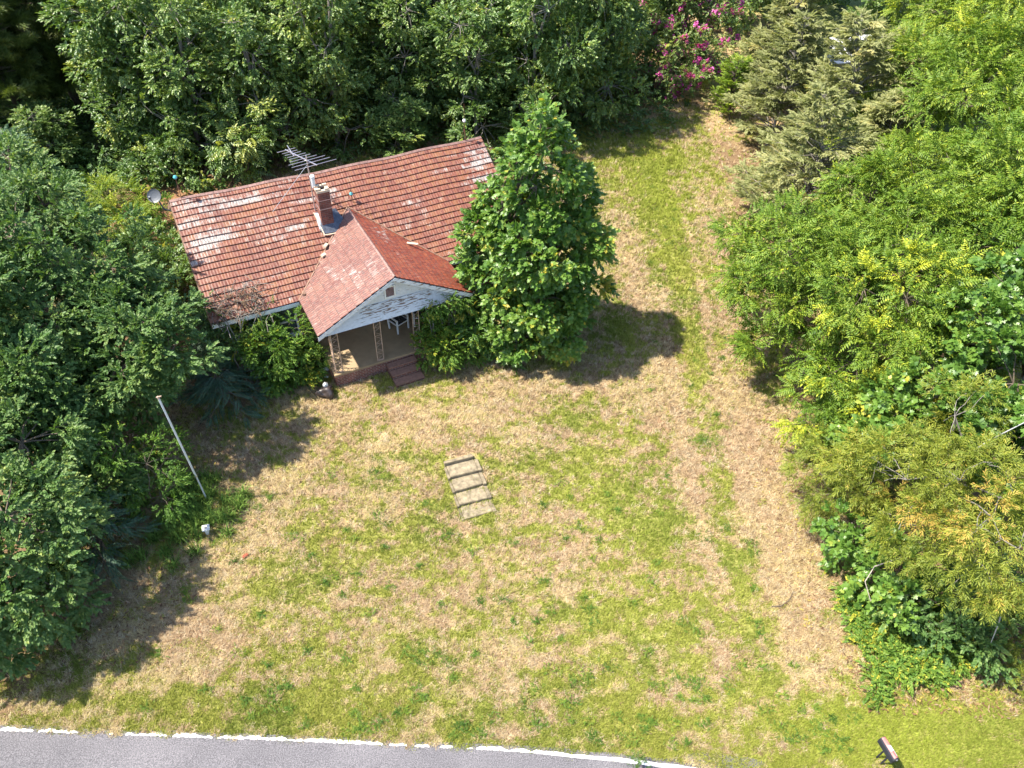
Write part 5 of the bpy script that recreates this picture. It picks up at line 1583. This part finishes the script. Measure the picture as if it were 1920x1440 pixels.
for (x0, x1, a0, a1) in ((-.27, .235, 50, 128),):
    for k in range(8):
        t0, t1 = rad(a0 + (a1 - a0) * k / 8), rad(a0 + (a1 - a0) * (k + 1) / 8)
        mb.poly([(x0, w_ * math.cos(t0), z_ + w_ * math.sin(t0)), (x1, w_ * math.cos(t0), z_ + w_ * math.sin(t0)), (x1, w_ * math.cos(t1), z_ + w_ * math.sin(t1)), (x0, w_ * math.cos(t1), z_ + w_ * math.sin(t1))])
mb.build('red_top', M['mailtop'], bx)
mb = MB(); w_ = .090
for (x0, x1, a0, a1) in ((-.06, .07, 40, 110), (.07, .20, 22, 62)):
    for k in range(6):
        t0, t1 = rad(a0 + (a1 - a0) * k / 6), rad(a0 + (a1 - a0) * (k + 1) / 6)
        mb.poly([(x0, w_ * math.cos(t0), z_ + w_ * math.sin(t0)), (x1, w_ * math.cos(t0), z_ + w_ * math.sin(t0)), (x1, w_ * math.cos(t1), z_ + w_ * math.sin(t1)), (x0, w_ * math.cos(t1), z_ + w_ * math.sin(t1))])
mb.build('white_sticker', M['white_paint'], bx)
mb = MB(); mb.box(-.27, .2, -.075, .075, .575, .598); mb.build('bracket', M['mailbox'], bx)
for s in (-.06, .10):
    mb = MB(); mb.bar((s - .02, -.0, -.15), (s, 0, .574), .035); mb.build('leg', M['mailbox'], bx)

# rubbish bag beside the porch
rng = np.random.RandomState(5)
import bmesh
bgx = empty('rubbish_bag', at(612, 742, 0), 0, 'dark plastic rubbish bag with a silvery top beside the porch corner', 'bag')
def lump(name, c, r, sq, mt, par, seed):
    bm = bmesh.new(); bmesh.ops.create_icosphere(bm, subdivisions=4, radius=1)
    rr = np.random.RandomState(seed); ax = rdirs(9, rr); ph = rr.uniform(0, 6.28, 9); fr = rr.uniform(2, 9, 9)
    for v in bm.verts:
        n_ = np.array(v.co); k = sum(math.sin(fr[i] * float(n_ @ ax[i]) + ph[i]) / fr[i] for i in range(9)) * .28
        q = n_ * r * (1 + k) * np.array(sq); q[2] = max(q[2], -r * .55)
        v.co = Vector(q + np.array(c))
    me = bpy.data.meshes.new(name); bm.to_mesh(me); bm.free(); me.materials.append(mt)
    me.polygons.foreach_set('use_smooth', np.ones(len(me.polygons), bool))
    o = bpy.data.objects.new(name, me); C.objects.link(o); o.parent = par
    return o
lump('sack', (0, 0, .17), .27, (1.15, .95, .95), M['bag'], bgx, 3)
lump('knot', (.0, .10, .42), .10, (1, 1, 1.2), M['foil'], bgx, 8)
o = lump('plastic_scrap', (0, 0, .04), .09, (1.2, .8, .8), M['white_paint'], None, 12); o.location = at(611, 694, 0)
tag(o, 'small white plastic scrap in the shade beside the porch wall', 'litter')
o = lump('plastic_scrap', (0, 0, .03), .06, (1.2, .9, .8), M['white_paint'], None, 14); o.location = at(612, 708, 0)
tag(o, 'smaller scrap of white litter between the bag and the other scrap', 'litter')

# two white framed chairs with dark webbing, upended at the back of the porch
def chair(a, b, rz_, label):
    r = empty('porch_chair', hw(a, b, FZ), HYAW + rz_, label, 'chair', 'chairs on the porch')
    Wc, Dc = .27, .25
    for sx in (-1, 1):
        mb = MB(); mb.bar((sx * Wc, -Dc, 0), (sx * Wc, -Dc, .62), .05); mb.bar((sx * Wc, Dc, 0), (sx * Wc, Dc + .12, .95), .05)
        mb.bar((sx * Wc, -Dc - .03, .62), (sx * Wc, Dc + .06, .62), .05); mb.bar((sx * Wc, -Dc, .40), (sx * Wc, Dc, .40), .04)
        mb.build('side_frame', M['white_paint'], r)
    mb = MB()
    for k in range(7): mb.box(-Wc + .03, Wc - .03, -Dc + k * .073, -Dc + k * .073 + .055, .415, .43)
    mb.build('seat', M['webbing'], r)
    mb = MB()
    for k in range(7): mb.hexa([(-Wc + .03 + k * .07, Dc + .03, .48), (-Wc + .08 + k * .07, Dc + .03, .48), (-Wc + .08 + k * .07, Dc + .045, .48), (-Wc + .03 + k * .07, Dc + .045, .48), (-Wc + .03 + k * .07, Dc + .1, .93), (-Wc + .08 + k * .07, Dc + .1, .93), (-Wc + .08 + k * .07, Dc + .115, .93), (-Wc + .03 + k * .07, Dc + .115, .93)])
    mb.build('backrest', M['webbing'], r)
    mb = MB(); mb.bar((-Wc, Dc + .12, .95), (Wc, Dc + .12, .95), .045); mb.bar((-Wc, -Dc, .40), (Wc, -Dc, .40), .04); mb.build('rail', M['white_paint'], r)
    return r
chair(6.55, 4.45, .35, 'white framed porch chair with dark webbing, nearer the door')
chair(7.45, 4.45, -.25, 'white framed porch chair with dark webbing, behind the vine')

# fallen stick, grey wire, bare whips
def whip(name, pts, r, mt, label, cat, group=None):
    mb = MB(); mb.tube(pts, [r * (1 - .6 * i / (len(pts) - 1)) for i in range(len(pts))], 6)
    c = np.array(pts[0]); mb.v = [tuple(np.array(v) - c) for v in mb.v]
    o = mb.build(name, M[mt], None); o.location = [float(q) for q in c]
    return tag(o, label, cat, group)
whip('fallen_stick', [at(1447, 1137, .03), at(1465, 1136, .06), at(1480, 1125, .06), at(1488, 1108, .03)], .016, 'bark', 'curved fallen stick lying on the dry driveway', 'stick')
whip('bare_branch', [at(1700, 1030, 1.9), at(1650, 1025, 1.8), at(1610, 1000, 1.9), at(1597, 980, 2.0)], .022, 'twig_pale', 'bare grey branch reaching left out of the willow', 'branch', 'bare branches hanging out of the willow')
whip('bare_branch', [at(1690, 1045, 2.0), at(1640, 1062, 1.8), at(1622, 1090, 1.5), at(1632, 1126, 1.1), at(1650, 1128, 1.0)], .02, 'twig_pale', 'bare grey branch curling down in a hook', 'branch', 'bare branches hanging out of the willow')
whip('bare_branch', [at(1880, 1140, 2.2), at(1872, 1170, 1.9), at(1858, 1205, 1.5)], .022, 'twig_pale', 'bare grey branch hanging in the dark thicket', 'branch', 'bare branches hanging out of the willow')
whip('utility_wire', [at(1790, 870, 3.9), at(1850, 828, 4.9), at(1925, 790, 5.9), at(2050, 735, 7.4)], .022, 'cable', 'grey wire slanting out of the willow to the right edge', 'wire')

# white shed half hidden behind the cedars
sh = empty('shed', (20.3, 50.2, 0), .25, 'white shed half hidden behind the grey cedars', 'shed')
mb = MB(); mb.box(-2.2, 2.2, -1.6, 1.6, -.1, 2.3)
for s in (-2.2, 2.2): mb.poly([(s, -1.6, 2.3), (s, 1.6, 2.3), (s, 0, 3.1)])
mb.build('wall', M['white_paint'], sh)
mb = MB()
for s in (-1, 1): mb.hexa([(-2.4, s * 1.85, 2.15), (2.4, s * 1.85, 2.15), (2.4, 0, 3.1), (-2.4, 0, 3.1), (-2.4, s * 1.85, 2.22), (2.4, s * 1.85, 2.22), (2.4, 0, 3.17), (-2.4, 0, 3.17)])
mb.build('roof', M['white_paint'], sh)
mb = MB(); mb.box(-.5, .5, -1.64, -1.602, 0, 2.0); d_ = mb.build('door', M['white_paint'], sh); mb = MB(); mb.box(.35, .42, -1.68, -1.642, .95, 1.1); mb.build('handle', M['alu'], d_)
# ------------------------------------------------------------------ grass
def build_grass():
    rng = np.random.RandomState(77)
    # straw and green tufts: density falls with distance from the camera
    N = 270000
    x = rng.uniform(-14, 14.5, N); y = 6.6 + (47 - 6.6) * rng.rand(N) ** 1.75
    keep = (y > road_edge(x) - .02 - .17 * rng.rand(N) ** 1.5 * ss(.48, .68, fbm(x * 2.3 + 5, y * 0 + 3, 3)))
    keep &= ~((x > 10.8) & (y > 9.6) & (rng.rand(N) < .8)) & ~((x < -12.2) & (rng.rand(N) < .8))
    # not inside the house
    c, s = math.cos(HYAW), math.sin(HYAW)
    dx, dy = x - HO[0], y - HO[1]
    a = dx * c + dy * s; b = dx * s - dy * c
    keep &= ~((a > .3) & (a < LEN - .3) & (b > -3.8) & (b < 3.8)) & ~((a > FL - .05) & (a < FR + .05) & (b > 0) & (b < FB + .05)) & ~((a > SA0 - .03) & (a < SA1 + .03) & (b > 0) & (b < FB + 1.1))
    # keep off the yard steps
    u = (x + 1.25) * .95 + (y - 15.45) * .31; v = -(x + 1.25) * .31 + (y - 15.45) * .95
    keep &= ~((np.abs(u) < .56) & (np.abs(v) < 1.15) & (rng.rand(N) < np.where(v < -.3, .62, .86)))
    x, y = x[keep], y[keep]
    g = green_map(x, y)
    n = len(x)
    isg = rng.rand(n) < ss(.16, .92, g)
    far = np.clip((y - 7) / 30, 0, 1)
    # straw is thinner on bare ground
    K = 6
    idx = np.repeat(np.arange(n), K); G = isg[idx]
    ang = rng.uniform(0, 6.28, n)[idx] + rng.normal(0, .9, n * K)
    tilt = np.where(G, rng.uniform(.15, 1.1, n * K), rng.uniform(.7, 1.5, n * K))
    ln = np.where(G, rng.uniform(.05, .13, n * K), rng.uniform(.06, .16, n * K)) * (1 + .7 * far[idx])
    wd = np.where(G, .016, .013) * (1 + 1.4 * far[idx])
    px = x[idx] + rng.normal(0, .035, n * K); py = y[idx] + rng.normal(0, .035, n * K)
    d = np.c_[np.cos(ang) * np.sin(tilt), np.sin(ang) * np.sin(tilt), np.cos(tilt)]
    sd_ = np.c_[-np.sin(ang), np.cos(ang), np.zeros(n * K)] * (wd / 2)[:, None]
    base = np.c_[px, py, gz(px, py) + np.where(G, 0, .012)]
    V = np.stack([base - sd_, base + sd_, base + d * ln[:, None]], 1).reshape(-1, 3)
    T = np.arange(len(V)).reshape(-1, 3)
    straw = np.array([.51, .405, .21]); pink = np.array([.45, .325, .2]); brown = np.array([.25, .17, .10]); pale = np.array([.58, .485, .33])
    gr1 = np.array([.23, .265, .04]); gr2 = np.array([.40, .395, .095]); gr3 = np.array([.13, .195, .03])
    r1, r2 = rng.rand(n)[idx][:, None], rng.rand(n * K)[:, None]
    pk = ss(.3, .7, fbm(x * .7 + 11, y * .7 + 4, 3))[idx][:, None]
    dry = (straw * (1 - pk) + pink * pk) * (.75 + .5 * r2)
    dry = np.where(r1 > .80, brown * (.7 + .6 * r2), dry); dry = np.where(r1 < .2, pale * (.7 + .4 * r2), dry)
    dk = ss(.45, .75, fbm(x * .5 + 60, y * .5 + 20, 3))[idx][:, None]
    lush = np.clip(blob(x, y, 10, 8.1, 3.2, 1.3) + .8 * blob(x, y, 7.8, 36, 3, 7) + .5 * blob(x, y, 3, 14, 3, 4), 0, 1)[idx][:, None]
    grn = gr1 * (1 - r1) + gr2 * r1
    grn = grn * (1 - lush * .65) + np.array([.29, .35, .045]) * lush * .65
    grn = (grn * (1 - .55 * dk * (1 - lush)) + gr3 * .55 * dk * (1 - lush)) * (.75 + .5 * r2)
    col = np.where(G[:, None], grn, dry)
    col = np.repeat(col, 3, 0)
    o = fast_mesh('lawn_grass', V, T, M['grass'], col=col)
    tag(o, 'short drought-browned lawn grass with green tufts across the front yard', 'grass', kind='stuff')
    # broadleaf weeds and tough clumps standing out of the turf, fallen leaves
    n = 380
    wx = rng.uniform(-9.5, 9.5, n); wy = 7.6 + 30 * rng.rand(n) ** 1.7
    ok = (green_map(wx, wy) > .38) & ~((np.abs(wx + 1.25) < 1.0) & (np.abs(wy - 15.4) < 1.5)) & ((wy < 16.5) | (wx > 5))
    wx, wy = wx[ok], wy[ok]; n = len(wx); k = 26
    idx = np.repeat(np.arange(n), k); m_ = n * k
    rad_ = rng.uniform(.05, .22, n)[idx]
    px = wx[idx] + rng.normal(0, .5, m_) * rad_ * 1.4; py = wy[idx] + rng.normal(0, .5, m_) * rad_
    P = np.c_[px, py, gz(px, py) + rng.uniform(.02, .08, m_)]
    S = rng.uniform(.22, .42, m_)
    V, Tt, t = stamp(TW['bush'], P, np.c_[rng.normal(0, 1, (m_, 2)), rng.uniform(0, .9, m_)], np.c_[rng.normal(0, .3, (m_, 2)), np.ones(m_)], S, np.clip(rng.normal(.6, .14, n)[idx] + rng.normal(0, .08, m_), 0, .8), rng)
    o = fast_mesh('lawn_weeds', V, Tt, M['leaf_bush'], tint=t)
    tag(o, 'low green weeds and clover clumps dotted through the dry lawn', 'weeds', kind='stuff')
    n = 5200
    lx = np.r_[rng.normal(9.6, .8, n // 2), rng.uniform(9.5, 14, n // 4), rng.normal(-10.4, 1.0, n // 4)]; ly = np.r_[rng.uniform(9, 32, n // 2), rng.uniform(8.6, 11, n // 4), rng.uniform(9, 19, n // 4)]
    n = len(lx); a = rng.uniform(0, 6.28, n); L = rng.uniform(.03, .08, n)
    d = np.c_[np.cos(a), np.sin(a), rng.uniform(-.2, .5, n)] * L[:, None]; e = np.c_[-np.sin(a), np.cos(a), rng.uniform(-.3, .3, n)] * (L * .35)[:, None]
    b0 = np.c_[lx, ly, gz(lx, ly) + rng.uniform(.03, .08, n)]
    V = np.stack([b0 - d, b0 + e, b0 + d, b0 - e], 1).reshape(-1, 3); q = np.arange(n)[:, None] * 4
    T = np.concatenate([q + [0, 1, 2], q + [0, 2, 3]])
    pal = np.array([[.20, .11, .06], [.32, .20, .10], [.42, .33, .08], [.14, .08, .05], [.36, .25, .16]])
    o = fast_mesh('fallen_leaves', V, T, M['grass'], col=np.repeat(pal[rng.randint(0, 5, n)], 4, 0))
    tag(o, 'brown and yellow fallen leaves along the edges of the yard', 'leaf litter', kind='stuff')
    # long uncut grass under the flagpole
    n = 5200
    x = rng.normal(-10.05, .75, n); y = rng.normal(13.9, .75, n)
    clump = rng.randint(0, 60, n)
    cxs, cys = rng.normal(-10.0, .8, 60), rng.normal(13.9, .85, 60)
    x = cxs[clump] + rng.normal(0, .09, n); y = cys[clump] + rng.normal(0, .09, n)
    ang = rng.uniform(0, 6.28, n); tl = rng.uniform(.2, 1.25, n); ln = rng.uniform(.2, .55, n)
    V = []; 
    d0 = np.c_[np.cos(ang) * np.sin(tl * .5), np.sin(ang) * np.sin(tl * .5), np.cos(tl * .5)]
    d1 = np.c_[np.cos(ang) * np.sin(tl * 1.4), np.sin(ang) * np.sin(tl * 1.4), np.cos(tl * 1.4)]
    s_ = np.c_[-np.sin(ang), np.cos(ang), 0 * ang] * .009
    b0 = np.c_[x, y, gz(x, y)]; m0 = b0 + d0 * (ln * .55)[:, None]; t0 = m0 + d1 * (ln * .5)[:, None]
    V = np.stack([b0 - s_, b0 + s_, m0 + s_, m0 - s_, t0], 1).reshape(-1, 3)
    q = np.arange(n)[:, None] * 5
    T = np.concatenate([q + [0, 1, 2], q + [0, 2, 3], q + [3, 2, 4]])
    c = np.array([.075, .16, .03]) * (1 - rng.rand(n)[:, None]) + np.array([.20, .30, .06]) * rng.rand(n)[:, None]
    o = fast_mesh('long_grass', V, T, M['grass'], col=np.repeat(c, 5, 0))
    tag(o, 'tall uncut green grass round the foot of the white pole', 'grass', kind='stuff')


build_grass()
